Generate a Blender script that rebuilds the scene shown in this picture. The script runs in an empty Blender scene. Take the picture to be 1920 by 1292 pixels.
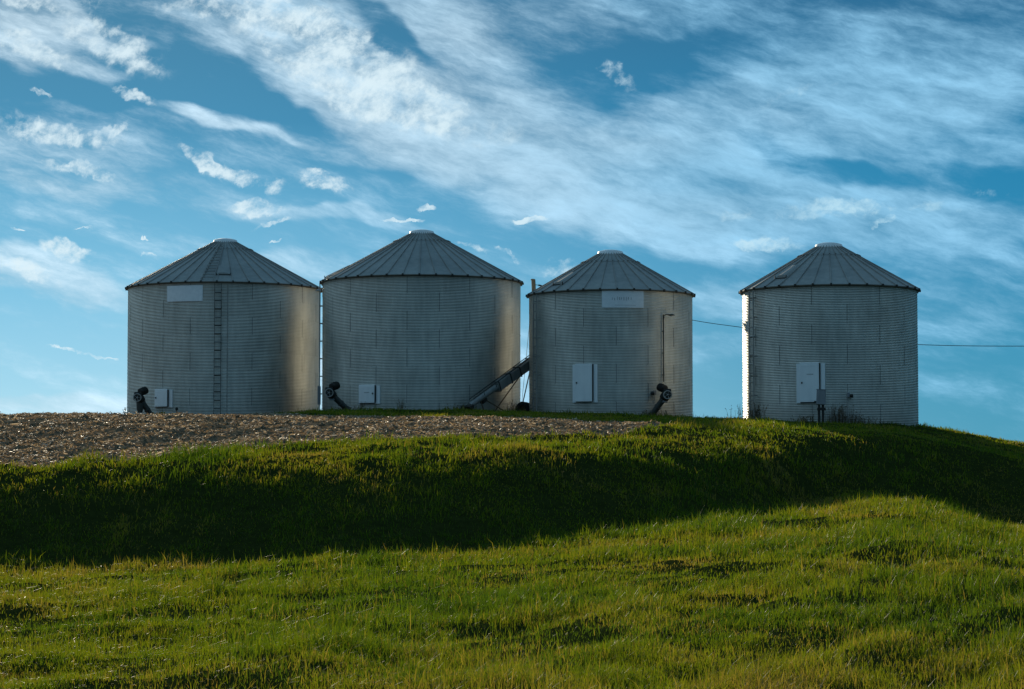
import bpy, math, random
import numpy as np
from mathutils import Vector, Matrix
random.seed(7); rng = np.random.default_rng(11)
R = math.radians
scene = bpy.context.scene
COL = scene.collection

# ------------------------------------------------------------------ camera
F = 4000.0                      # focal length in px of a 1920 px wide frame
PITCH = math.atan(228 / F)
cam_d = bpy.data.cameras.new('camera'); cam = bpy.data.objects.new('camera', cam_d); COL.objects.link(cam)
cam_d.sensor_width = 36; cam_d.lens = 36 * F / 1920; cam_d.clip_start = 0.3; cam_d.clip_end = 6000
cam.location = (0, 0, 0); cam.rotation_euler = (math.pi / 2 + PITCH, 0, 0)
scene.camera = cam

def zr(py):                     # z/Y ratio of an image row
    v = 646 - py
    return (F * math.sin(PITCH) + v * math.cos(PITCH)) / (F * math.cos(PITCH) - v * math.sin(PITCH))
def at(px, py, Y):
    v = 646 - py
    k = Y / (F * math.cos(PITCH) - v * math.sin(PITCH))
    return Vector(((px - 960) * k, Y, (F * math.sin(PITCH) + v * math.cos(PITCH)) * k))

# ------------------------------------------------------------------ numpy noise
def _hash(i, j, s):
    n = (i * 374761393 + j * 668265263 + s * 974634777) & 0xffffffff
    n = ((n ^ (n >> 13)) * 1274126177) & 0xffffffff
    return ((n ^ (n >> 16)) & 0xffff) / 65535.0
def vnoise(x, y, s=0):
    xi = np.floor(x).astype(np.int64); yi = np.floor(y).astype(np.int64)
    fx = x - xi; fy = y - yi; fx = fx * fx * (3 - 2 * fx); fy = fy * fy * (3 - 2 * fy)
    a = _hash(xi, yi, s); b = _hash(xi + 1, yi, s); c = _hash(xi, yi + 1, s); d = _hash(xi + 1, yi + 1, s)
    return (a * (1 - fx) + b * fx) * (1 - fy) + (c * (1 - fx) + d * fx) * fy
def fbm(x, y, s=0, o=4):
    t = 0; a = 0.5; n = 0
    for k in range(o):
        t = t + a * vnoise(x * 2 ** k, y * 2 ** k, s + k * 17); n += a; a *= 0.5
    return t / n

# ------------------------------------------------------------------ terrain
# one column per direction: (distance, image row) knots, same count in each
U_COL = [-900, -200, 0, 300, 600, 850, 1200, 1430, 1520, 1650, 1900, 2200, 2900]
KN = [
 [(14,1350),(18,1256),(25,1160),(32,1099),(38,1061),(41,974),(43.4,906),(44.8,885),(48.5,868),(53,845),(58,819),(62,797),(66.5,781),(80,788),(97,794),(125,802)],
 [(14,1350),(18,1256),(25,1160),(32,1099),(38,1061),(41,974),(43.4,906),(44.8,885),(48.5,868),(53,845),(58,819),(62,797),(66.5,781),(80,788),(97,794),(125,802)],
 [(14,1350),(18,1256),(25,1160),(32,1099),(38,1061),(41,972),(43.3,903),(44.7,881),(48.5,866),(53,842),(58,816),(62,794),(66.5,778),(80,785),(97,792),(125,800)],
 [(14,1350),(18,1254),(25,1157),(32,1097),(37.6,1060),(40.5,975),(43,900),(44.6,871),(48,855),(52.5,835),(57,812),(61,792),(65.5,779),(80,784),(97,789),(125,800)],
 [(14,1347),(18,1250),(25,1150),(32,1089),(37.6,1050),(40.7,966),(43.4,890),(45.2,861),(48.5,842),(52.5,824),(57,804),(61.5,789),(69.5,780),(80,776.8),(93.5,774.5),(125,798)],
 [(14,1342),(18,1242),(25,1136),(32,1075),(38.8,1030),(41.5,962),(44.5,880),(46.2,850),(50,833),(53.5,815),(57.5,799),(62,788),(70,780.5),(80,776),(94.5,773),(125,800)],
 [(14,1338),(18,1226),(25,1112),(34,1035),(43,992),(45.8,934),(48.6,868),(50.4,843),(52.8,829),(55.5,815),(58.5,801),(62,794),(68,789.5),(80,785.5),(91,782.5),(125,805)],
 [(14,1338),(18,1222),(25,1092),(37,1005),(49,953),(51.5,904),(54,856),(55.6,836),(57.2,825),(59.0,814),(61.2,804.5),(65,797.5),(72,793),(82,790),(92,788.5),(125,812)],
 [(14,1338),(18,1222),(25,1082),(40,985),(52.8,942),(55.6,890),(58.4,842),(60.2,823),(62.2,813),(64.8,808),(68,806),(70.5,804),(75,801),(82,795),(91,792),(125,815)],
 [(14,1338),(18,1222),(25,1075),(40,972),(56.5,925),(59.5,884),(62.5,842),(64.3,822),(65.8,816),(66.8,813.5),(68.5,812),(73,810.5),(78,806),(86,795.5),(96,795),(125,818)],
 [(14,1340),(18,1228),(25,1085),(40,1010),(58.5,982),(61.5,930),(64.6,878),(66.3,862),(67.2,859.5),(68.3,858.5),(70,859.5),(75,851),(81,838),(90,829),(99,832),(125,850)],
 [(14,1345),(18,1240),(25,1105),(40,1035),(55.5,1005),(58.2,975),(61,940),(62.6,925),(63.5,922),(65,919),(68,915),(74,905),(81,895),(90,888),(99,888),(125,900)],
 [(14,1345),(18,1240),(25,1130),(40,1045),(55.5,1005),(58.2,995),(61,985),(62.6,975),(63.5,972),(65,969),(68,965),(74,955),(81,945),(90,938),(99,935),(125,940)],
]
kY = np.array([[k[0] for k in c] for c in KN], float)
kZ = np.array([[zr(k[1]) * k[0] for k in c] for c in KN], float)
# close to the camera and far beyond the crest
kY = np.hstack([np.full((len(KN), 1), -5.0), np.full((len(KN), 1), 6.0), kY, np.full((len(KN), 1), 190.0), np.full((len(KN), 1), 3000.0)])
kZ = np.hstack([np.full((len(KN), 1), -1.66), np.full((len(KN), 1), -1.66), kZ, np.full((len(KN), 1), 0.4), np.full((len(KN), 1), -6.0)])
UC = np.array(U_COL, float)

def col_interp(u, tab):         # smooth (Catmull-Rom) interpolation over columns
    u = np.clip(u, UC[0], UC[-1] - 1e-6)
    i = np.clip(np.searchsorted(UC, u, side='right') - 1, 0, len(UC) - 2)
    t = ((u - UC[i]) / (UC[i + 1] - UC[i]))[:, None]
    m = np.zeros_like(tab)
    d = np.diff(tab, axis=0) / np.diff(UC)[:, None]
    m[1:-1] = np.where(d[1:] * d[:-1] > 0, 2 * d[1:] * d[:-1] / (d[1:] + d[:-1] + 1e-12), 0)
    h = (UC[i + 1] - UC[i])[:, None]
    return ((2*t**3 - 3*t**2 + 1) * tab[i] + (t**3 - 2*t**2 + t) * h * m[i] + (-2*t**3 + 3*t**2) * tab[i + 1] + (t**3 - t**2) * h * m[i + 1])

def h_base(X, Y):
    X = np.asarray(X, float).ravel(); Y = np.asarray(Y, float).ravel()
    out = np.empty_like(X); N = 200000
    for s in range(0, len(X), N):
        x = X[s:s+N]; y = Y[s:s+N]
        u = 960 + 4000 * x / np.maximum(y, 4.0)
        a = col_interp(u, kY); z = col_interp(u, kZ)
        d = np.diff(z, axis=1) / np.diff(a, axis=1)
        m = np.zeros_like(z)
        p = d[:, 1:] * d[:, :-1]
        m[:, 1:-1] = np.where(p > 0, 2 * p / (d[:, 1:] + d[:, :-1] + np.where(p > 0, 0, 1)), 0)
        yc = np.clip(y, -4.9, 2990)
        i = np.clip((a <= yc[:, None]).sum(1) - 1, 0, a.shape[1] - 2)
        r = np.arange(len(x)); h = a[r, i+1] - a[r, i]; t = (yc - a[r, i]) / h
        out[s:s+N] = ((2*t**3-3*t**2+1)*z[r,i] + (t**3-2*t**2+t)*h*m[r,i] + (-2*t**3+3*t**2)*z[r,i+1] + (t**3-t**2)*h*m[r,i+1])
    return out

def soil_near(u):
    return np.interp(u, [-900, 0, 200, 400, 600, 800, 950, 1100, 1200, 1275], [45.6, 45.6, 46.4, 48.0, 51.2, 52.8, 53.6, 55.0, 57.3, 61.3])
def soil_far(u):
    return np.interp(u, [-900, 430, 520, 600, 800, 1000, 1200, 1275], [300, 300, 80, 69.5, 69.5, 68, 64.8, 61.3])
def soil_mask(X, Y):
    X = np.asarray(X); Y = np.asarray(Y)
    u = 960 + 4000 * X / np.maximum(Y, 4)
    w = (fbm(X * 0.9, Y * 0.5, 5, 3) - 0.5) * 2.4
    return (u < 1275) & (Y > soil_near(u) + w) & (Y < soil_far(u) + w)

def height(X, Y):
    X = np.asarray(X, float).ravel(); Y = np.asarray(Y, float).ravel()
    z = h_base(X, Y)
    k = np.clip((Y - 8) / 8, 0, 1) * np.clip((150 - Y) / 40, 0, 1)
    z = z + k * (0.15 * (fbm(X * 0.30 + 3, Y * 0.20, 1, 3) - 0.5) + np.clip((42 - Y) / 8, 0, 1) * (0.05 + 0.24 * np.clip((1.5 - X) / 4, 0, 1)) * (fbm(X * 0.5 + 9, Y * 0.6, 4, 3) - 0.5))
    z = z + np.clip((Y - 34) / 4, 0, 1) * np.clip((62 - Y) / 10, 0, 1) * 0.22 * (fbm(X * 0.8 + 30, Y * 0.4, 14, 3) - 0.5)
    z = z + k * 0.13 * (fbm(X * 1.3, Y * 0.9, 2, 3) - 0.5)
    # worn wheel ruts running up the right of the slope
    q = (X - 0.9) * 0.87 - (Y - 24) * 0.49 + 0.5 * (fbm(X * 0.25, Y * 0.18, 90, 2) - 0.5)
    band = np.clip((46 - Y) / 8, 0, 1) * np.clip((Y - 13) / 4, 0, 1) * np.clip((X + 1) / 3, 0, 1)
    for o_, d_ in ((-2.6, 0.05), (-1.1, 0.06), (0.6, 0.08), (2.2, 0.08), (4.4, 0.07), (6.0, 0.07), (7.8, 0.05)):
        z = z - band * d_ * (np.exp(-((q - o_) / 0.26) ** 2) - 0.55 * np.exp(-((q - o_ - 0.5) / 0.26) ** 2))
    s = soil_mask(X, Y)
    z = z + s * (0.09 * (fbm(X * 3.5, Y * 2.2, 8, 3) - 0.5) - 0.02)
    return z
def hz(x, y): return float(height([x], [y])[0])

# ------------------------------------------------------------------ materials
def mat(name):
    m = bpy.data.materials.new(name); m.use_nodes = True
    nt = m.node_tree; b = nt.nodes['Principled BSDF']
    return m, nt, b
def N(nt, t, **kw):
    n = nt.nodes.new(t)
    for k, v in kw.items(): setattr(n, k, v)
    return n
def ramp(nt, stops, fac):
    r = nt.nodes.new('ShaderNodeValToRGB'); e = r.color_ramp.elements
    while len(e) < len(stops): e.new(0.5)
    for i, (p, c) in enumerate(stops):
        e[i].position = p; e[i].color = (c[0], c[1], c[2], 1) if not isinstance(c, float) else (c, c, c, 1)
    nt.links.new(fac, r.inputs[0]); return r

def metal(name, c0, c1, rough=0.4, metallic=0.75, scale=6.0, streak=True, sheet=False, dirt=None):
    m, nt, b = mat(name); L = nt.links
    tc = N(nt, 'ShaderNodeTexCoord')
    mp = N(nt, 'ShaderNodeMapping'); mp.inputs['Scale'].default_value = (1, 1, 0.18 if streak else 1)
    L.new(tc.outputs['Object'], mp.inputs[0])
    n1 = N(nt, 'ShaderNodeTexNoise'); n1.inputs['Scale'].default_value = scale; n1.inputs['Detail'].default_value = 6
    L.new(mp.outputs[0], n1.inputs['Vector'])
    n2 = N(nt, 'ShaderNodeTexNoise'); n2.inputs['Scale'].default_value = 0.7; n2.inputs['Detail'].default_value = 5
    L.new(tc.outputs['Object'], n2.inputs['Vector'])
    add = N(nt, 'ShaderNodeMath', operation='ADD'); L.new(n1.outputs['Fac'], add.inputs[0]); L.new(n2.outputs['Fac'], add.inputs[1])
    hlf = N(nt, 'ShaderNodeMath', operation='MULTIPLY'); hlf.inputs[1].default_value = 0.5; L.new(add.outputs[0], hlf.inputs[0])
    src = hlf.outputs[0]
    if sheet:
        at_ = N(nt, 'ShaderNodeAttribute', attribute_name='sheet')
        ma = N(nt, 'ShaderNodeMath', operation='MULTIPLY_ADD'); ma.inputs[1].default_value = 0.07
        L.new(at_.outputs['Fac'], ma.inputs[0]); L.new(src, ma.inputs[2]); src = ma.outputs[0]
    r = ramp(nt, [(0.36, c0), (0.68, c1)], src)
    if dirt is not None:
        # soil splash and rust creeping up from the foot of the wall
        sx = N(nt, 'ShaderNodeSeparateXYZ'); L.new(tc.outputs['Object'], sx.inputs[0])
        mr = N(nt, 'ShaderNodeMapRange'); mr.inputs[1].default_value = 0.1; mr.inputs[2].default_value = 1.5; mr.inputs[3].default_value = 0.75; mr.inputs[4].default_value = 0.0
        L.new(sx.outputs[2], mr.inputs[0])
        n3 = N(nt, 'ShaderNodeTexNoise'); n3.inputs['Scale'].default_value = 2.2; n3.inputs['Detail'].default_value = 8; L.new(tc.outputs['Object'], n3.inputs['Vector'])
        mm = N(nt, 'ShaderNodeMath', operation='MULTIPLY'); L.new(mr.outputs[0], mm.inputs[0]); L.new(n3.outputs['Fac'], mm.inputs[1])
        mx = N(nt, 'ShaderNodeMix', data_type='RGBA'); L.new(mm.outputs[0], mx.inputs[0]); L.new(r.outputs[0], mx.inputs[6]); mx.inputs[7].default_value = (*dirt, 1)
        L.new(mx.outputs[2], b.inputs['Base Color'])
    else:
        L.new(r.outputs[0], b.inputs['Base Color'])
    rr = N(nt, 'ShaderNodeMapRange'); rr.inputs[3].default_value = rough - 0.07; rr.inputs[4].default_value = rough + 0.1
    L.new(n1.outputs['Fac'], rr.inputs[0]); L.new(rr.outputs[0], b.inputs['Roughness'])
    b.inputs['Metallic'].default_value = metallic
    bp = N(nt, 'ShaderNodeBump'); bp.inputs['Strength'].default_value = 0.15; bp.inputs['Distance'].default_value = 0.01
    L.new(n1.outputs['Fac'], bp.inputs['Height']); L.new(bp.outputs[0], b.inputs['Normal'])
    return m
M = {}
M['wall'] = metal('galvanised_wall', (0.47, 0.465, 0.425), (0.68, 0.67, 0.615), 0.46, 0.60, 5.0, True, True, (0.13, 0.10, 0.07))
M['roof'] = metal('galvanised_roof', (0.18, 0.18, 0.168), (0.28, 0.28, 0.262), 0.6, 0.35, 4.0, False, False)
M['seam'] = metal('sheet_overlap', (0.19, 0.19, 0.18), (0.28, 0.28, 0.26), 0.65, 0.35)
M['trim'] = metal('dark_brown_trim', (0.10, 0.085, 0.06), (0.19, 0.16, 0.12), 0.65, 0.3)
M['cap'] = metal('cap_steel', (0.55, 0.56, 0.56), (0.68, 0.69, 0.68), 0.5, 0.5)
M['panel'] = metal('pale_painted_panel', (0.78, 0.81, 0.83), (0.92, 0.94, 0.95), 0.5, 0.5, 5.0)
M['plate'] = metal('faded_sign_plate', (0.78, 0.81, 0.84), (0.92, 0.94, 0.96), 0.5, 0.5, 7.0, False)
M['print'] = metal('faded_print', (0.42, 0.43, 0.45), (0.52, 0.53, 0.54), 0.6, 0.0)
M['steel'] = metal('ladder_steel', (0.30, 0.30, 0.29), (0.45, 0.44, 0.42), 0.5, 0.6)
M['dark'] = metal('dark_ironwork', (0.018, 0.018, 0.016), (0.05, 0.046, 0.038), 0.6, 0.3)
M['tube'] = metal('auger_tube', (0.05, 0.055, 0.05), (0.10, 0.10, 0.09), 0.55, 0.4)
M['chute'] = metal('elevator_trough', (0.22, 0.23, 0.23), (0.38, 0.38, 0.36), 0.5, 0.5)
M['rust'] = metal('rusty_frame', (0.055, 0.032, 0.016), (0.13, 0.075, 0.03), 0.75, 0.1)
M['box'] = metal('grey_enclosure', (0.20, 0.215, 0.23), (0.32, 0.33, 0.35), 0.5, 0.2)
M['rubber'] = metal('tyre_rubber', (0.012, 0.012, 0.012), (0.03, 0.028, 0.025), 0.8, 0.0)
M['wood'] = metal('pole_wood', (0.28, 0.19, 0.11), (0.50, 0.36, 0.22), 0.85, 0.0, 12.0)
M['cable'] = metal('cable', (0.02, 0.02, 0.022), (0.04, 0.04, 0.04), 0.6, 0.0)
M['glass'] = metal('lamp_lens', (0.3, 0.3, 0.28), (0.5, 0.5, 0.46), 0.25, 0.0)

def ground_mat(name, stops, sc, bump):
    m, nt, b = mat(name); L = nt.links
    tc = N(nt, 'ShaderNodeTexCoord')
    n1 = N(nt, 'ShaderNodeTexNoise'); n1.inputs['Scale'].default_value = sc; n1.inputs['Detail'].default_value = 10; n1.inputs['Roughness'].default_value = 0.7
    L.new(tc.outputs['Object'], n1.inputs['Vector'])
    r = ramp(nt, stops, n1.outputs['Fac']); L.new(r.outputs[0], b.inputs['Base Color'])
    b.inputs['Roughness'].default_value = 1.0; b.inputs['Specular IOR Level'].default_value = 0.0
    bp = N(nt, 'ShaderNodeBump'); bp.inputs['Strength'].default_value = 0.8; bp.inputs['Distance'].default_value = bump
    L.new(n1.outputs['Fac'], bp.inputs['Height']); L.new(bp.outputs[0], b.inputs['Normal'])
    return m
M['turf'] = ground_mat('turf_soil', [(0.3, (0.012, 0.018, 0.005)), (0.7, (0.028, 0.036, 0.009))], 4.0, 0.05)
M['soil'] = ground_mat('field_soil', [(0.3, (0.060, 0.044, 0.028)), (0.55, (0.145, 0.108, 0.070)), (0.75, (0.30, 0.235, 0.155))], 7.0, 0.08)

def leaf_mat(name, stops, transl, rough=0.45, spec=0.35, tc=(1.95, 1.75, 0.42, 1)):
    m = bpy.data.materials.new(name); m.use_nodes = True; nt = m.node_tree; nt.nodes.clear(); L = nt.links
    out = N(nt, 'ShaderNodeOutputMaterial'); at_ = N(nt, 'ShaderNodeAttribute', attribute_name='tint')
    r = ramp(nt, stops, at_.outputs['Fac'])
    p = N(nt, 'ShaderNodeBsdfPrincipled'); p.inputs['Roughness'].default_value = rough; p.inputs['Specular IOR Level'].default_value = spec
    L.new(r.outputs[0], p.inputs['Base Color'])
    t = N(nt, 'ShaderNodeBsdfTranslucent')
    hs = N(nt, 'ShaderNodeMix', data_type='RGBA', blend_type='MULTIPLY'); hs.inputs[0].default_value = 1; L.new(r.outputs[0], hs.inputs[6]); hs.inputs[7].default_value = tc
    L.new(hs.outputs[2], t.inputs['Color'])
    mx = N(nt, 'ShaderNodeMixShader'); mx.inputs[0].default_value = transl
    L.new(p.outputs[0], mx.inputs[1]); L.new(t.outputs[0], mx.inputs[2]); L.new(mx.outputs[0], out.inputs[0])
    return m
M['grass'] = leaf_mat('grass_blade', [(0.0, (0.16, 0.13, 0.06)), (0.15, (0.12, 0.12, 0.03)), (0.35, (0.095, 0.118, 0.012)), (0.75, (0.060, 0.098, 0.010)), (1.0, (0.036, 0.072, 0.010))], 0.60, 0.52, 0.16)
M['straw'] = leaf_mat('dry_residue', [(0.0, (0.09, 0.065, 0.042)), (0.5, (0.27, 0.205, 0.135)), (0.9, (0.56, 0.46, 0.32)), (1.0, (0.75, 0.67, 0.54))], 0.35, 0.55, 0.35, (1.2, 1.0, 0.75, 1))
M['weed'] = leaf_mat('weed_stem', [(0.0, (0.10, 0.065, 0.03)), (0.6, (0.07, 0.06, 0.02)), (1.0, (0.04, 0.06, 0.012))], 0.3)

# ------------------------------------------------------------------ object helpers
def tag(o, label=None, cat=None, group=None, kind=None):
    if label: o['label'] = label
    if cat: o['category'] = cat
    if group: o['group'] = group
    if kind: o['kind'] = kind
    return o
def thing(name, label, cat, loc=(0, 0, 0), group=None):
    o = bpy.data.objects.new(name, None); COL.objects.link(o); o.location = loc; o.empty_display_size = 0.3
    return tag(o, label, cat, group)

class MB:
    def __init__(s): s.v = []; s.f = []; s.mi = []; s.sm = []
    def add(s, vs, fs, mi=0, sm=False):
        b = len(s.v); s.v += [tuple(v) for v in vs]
        for f in fs: s.f.append(tuple(b + i for i in f)); s.mi.append(mi); s.sm.append(sm)
    def box(s, c, ax, ay, az, hx, hy, hz, mi=0, bev=0.0):
        c = Vector(c); ax = Vector(ax).normalized(); ay = Vector(ay).normalized(); az = Vector(az).normalized()
        if bev > 0 and min(hx, hy, hz) > bev * 1.05:
            vs = []; key = {}
            for sx in (-1, 1):
                for sy in (-1, 1):
                    for sz in (-1, 1):
                        for q, (a, b_, d) in enumerate(((hx, hy - bev, hz - bev), (hx - bev, hy, hz - bev), (hx - bev, hy - bev, hz))):
                            key[(sx, sy, sz, q)] = len(vs); vs.append(c + ax * sx * a + ay * sy * b_ + az * sz * d)
            fs = []
            for sg in (-1, 1):
                fs.append([key[(sg, -1, -1, 0)], key[(sg, 1, -1, 0)], key[(sg, 1, 1, 0)], key[(sg, -1, 1, 0)]][::sg])
                fs.append([key[(-1, sg, -1, 1)], key[(-1, sg, 1, 1)], key[(1, sg, 1, 1)], key[(1, sg, -1, 1)]][::sg])
                fs.append([key[(-1, -1, sg, 2)], key[(1, -1, sg, 2)], key[(1, 1, sg, 2)], key[(-1, 1, sg, 2)]][::sg])
            for a in (-1, 1):
                for b_ in (-1, 1):
                    fs.append([key[(a, b_, -1, 0)], key[(a, b_, 1, 0)], key[(a, b_, 1, 1)], key[(a, b_, -1, 1)]][::a * b_])
                    fs.append([key[(a, -1, b_, 2)], key[(a, 1, b_, 2)], key[(a, 1, b_, 0)], key[(a, -1, b_, 0)]][::a * b_])
                    fs.append([key[(-1, a, b_, 1)], key[(1, a, b_, 1)], key[(1, a, b_, 2)], key[(-1, a, b_, 2)]][::a * b_])
                    for d in (-1, 1):
                        fs.append([key[(a, b_, d, 0)], key[(a, b_, d, 1)], key[(a, b_, d, 2)]][::a * b_ * d])
            s.add(vs, fs, mi); return
        vs = [c + ax * hx * i + ay * hy * j + az * hz * k for i in (-1, 1) for j in (-1, 1) for k in (-1, 1)]
        s.add(vs, [(0, 1, 3, 2), (4, 6, 7, 5), (0, 4, 5, 1), (2, 3, 7, 6), (0, 2, 6, 4), (1, 5, 7, 3)], mi)
    def tube(s, pts, r, seg=8, mi=0, caps=True, r2=None):
        pts = [Vector(p) for p in pts]; n = len(pts); rings = []
        for i, p in enumerate(pts):
            d = (pts[min(i + 1, n - 1)] - pts[max(i - 1, 0)]).normalized()
            a = d.orthogonal().normalized() if i == 0 else (pa - d * pa.dot(d)).normalized()
            pa = a; b = d.cross(a); rr = r if r2 is None else r + (r2 - r) * i / (n - 1)
            rings.append([p + (a * math.cos(t) + b * math.sin(t)) * rr for t in [2 * math.pi * k / seg for k in range(seg)]])
        vs = [v for ring in rings for v in ring]; fs = []
        for i in range(n - 1):
            for k in range(seg):
                fs.append((i * seg + k, i * seg + (k + 1) % seg, (i + 1) * seg + (k + 1) % seg, (i + 1) * seg + k))
        s.add(vs, fs, mi, True)
        if caps:
            s.add(rings[0], [tuple(range(seg))[::-1]], mi); s.add(rings[-1], [tuple(range(seg))], mi)
    def revolve(s, o, axis, prof, seg=24, mi=0, sm=True):    # prof: (radius, along axis)
        o = Vector(o); d = Vector(axis).normalized(); a = d.orthogonal().normalized(); b = d.cross(a)
        vs = []; fs = []
        for (r, h) in prof:
            for k in range(seg):
                t = 2 * math.pi * k / seg; vs.append(o + d * h + (a * math.cos(t) + b * math.sin(t)) * r)
        for i in range(len(prof) - 1):
            for k in range(seg):
                fs.append((i * seg + k, i * seg + (k + 1) % seg, (i + 1) * seg + (k + 1) % seg, (i + 1) * seg + k))
        s.add(vs, fs, mi, sm)
    def build(s, name, mats, parent=None, off=None):
        me = bpy.data.meshes.new(name); me.from_pydata(s.v, [], s.f); me.update()
        if not isinstance(mats, (list, tuple)): mats = [mats]
        for m in mats: me.materials.append(m)
        me.polygons.foreach_set('material_index', s.mi); me.polygons.foreach_set('use_smooth', s.sm)
        o = bpy.data.objects.new(name, me); COL.objects.link(o)
        if parent is not None: o.parent = parent
        if off is not None: o.location = off
        return o

def np_mesh(name, verts, faces_flat, loop_tot, mats, smooth=False, attrs=None, mi=None):
    me = bpy.data.meshes.new(name)
    nf = len(loop_tot)
    me.vertices.add(len(verts)); me.vertices.foreach_set('co', verts.astype(np.float32).ravel())
    me.loops.add(len(faces_flat)); me.loops.foreach_set('vertex_index', faces_flat.astype(np.int32))
    me.polygons.add(nf)
    st = np.concatenate([[0], np.cumsum(loop_tot)[:-1]]).astype(np.int32)
    me.polygons.foreach_set('loop_start', st)
    me.polygons.foreach_set('use_smooth', np.full(nf, smooth))
    for m in mats: me.materials.append(m)
    if mi is not None: me.polygons.foreach_set('material_index', mi.astype(np.int32))
    me.update(calc_edges=True)
    if attrs:
        for k, (dom, a) in attrs.items():
            at_ = me.attributes.new(k, 'FLOAT', dom); at_.data.foreach_set('value', a.astype(np.float32))
    o = bpy.data.objects.new(name, me); COL.objects.link(o); return o

# ------------------------------------------------------------------ ground sheets
def make_terrain():
    us = np.concatenate([np.linspace(-9000, -500, 60, endpoint=False), np.arange(-500, 2420, 5.0), np.linspace(2420, 11000, 60)])
    ys = np.concatenate([np.geomspace(2.0, 14, 20, endpoint=False), np.geomspace(14, 36, 130, endpoint=False), np.linspace(36, 100, 330, endpoint=False), np.geomspace(100, 2900, 60)])
    Y, U = np.meshgrid(ys, us, indexing='ij'); X = (U - 960) / 4000 * Y
    Z = height(X.ravel(), Y.ravel()).reshape(X.shape)
    V = np.stack([X.ravel(), Y.ravel(), Z.ravel()], 1)
    ny, nu = X.shape
    idx = np.arange(ny * nu).reshape(ny, nu)
    q = np.stack([idx[:-1, :-1], idx[:-1, 1:], idx[1:, 1:], idx[1:, :-1]], -1).reshape(-1, 4)
    cx = V[q, 0].mean(1); cy = V[q, 1].mean(1)
    sm = soil_mask(cx, cy)
    for nm, sel, m in (('grass_hillside', ~sm, M['turf']), ('bare_field', sm, M['soil'])):
        f = q[sel]; used = np.unique(f); remap = np.zeros(len(V), np.int64); remap[used] = np.arange(len(used))
        o = np_mesh(nm, V[used], remap[f].ravel(), np.full(len(f), 4), [m], True)
        tag(o, kind='structure')
    # the plain all round, below the hill and behind the camera
    mb = MB(); mb.add([(-3000, -3000, -7), (3000, -3000, -7), (3000, 3000, -7), (-3000, 3000, -7)], [(0, 1, 2, 3)])
    tag(mb.build('surrounding_ground', M['turf']), kind='structure')
    mb = MB(); mb.add([(-60, -60, -1.7), (60, -60, -1.7), (60, 3.2, -1.7), (-60, 3.2, -1.7)], [(0, 1, 2, 3)])
    tag(mb.build('ground', M['turf']), kind='structure')
make_terrain()

# ------------------------------------------------------------------ blades of grass
def blades(X, Y, hgt, wid, lean, tint, zoff=-0.01, bend=1.0):
    n = len(X)
    Z = height(X, Y) + zoff
    az = rng.uniform(0, 2 * np.pi, n); fa = az + rng.normal(0, 1.1, n) + np.pi / 2
    ld = np.stack([np.cos(az), np.sin(az), np.zeros(n)], 1)          # lean direction
    wd = np.stack([np.cos(fa), np.sin(fa), np.zeros(n)], 1)
    B = np.stack([X, Y, Z], 1)
    h = hgt[:, None]; l = lean[:, None]; w = wid[:, None] * 0.5
    up = np.array([0, 0, 1.0])
    mid = B + up * h * 0.55 + ld * h * l * 0.28
    tip = B + up * h * np.sqrt(np.clip(1 - (l * 0.8) ** 2, 0.08, 1)) + ld * h * l * bend
    V = np.empty((n, 5, 3)); V[:, 0] = B - wd * w; V[:, 1] = B + wd * w; V[:, 2] = mid + wd * w * 0.85; V[:, 3] = mid - wd * w * 0.85; V[:, 4] = tip
    k = (np.arange(n) * 5)[:, None]
    fl = np.concatenate([k + np.array([0, 1, 2, 3]), k + np.array([3, 2, 4])], 1).ravel()
    lt = np.tile([4, 3], n)
    return V.reshape(-1, 3), fl, lt, np.repeat(tint, 5)

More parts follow.
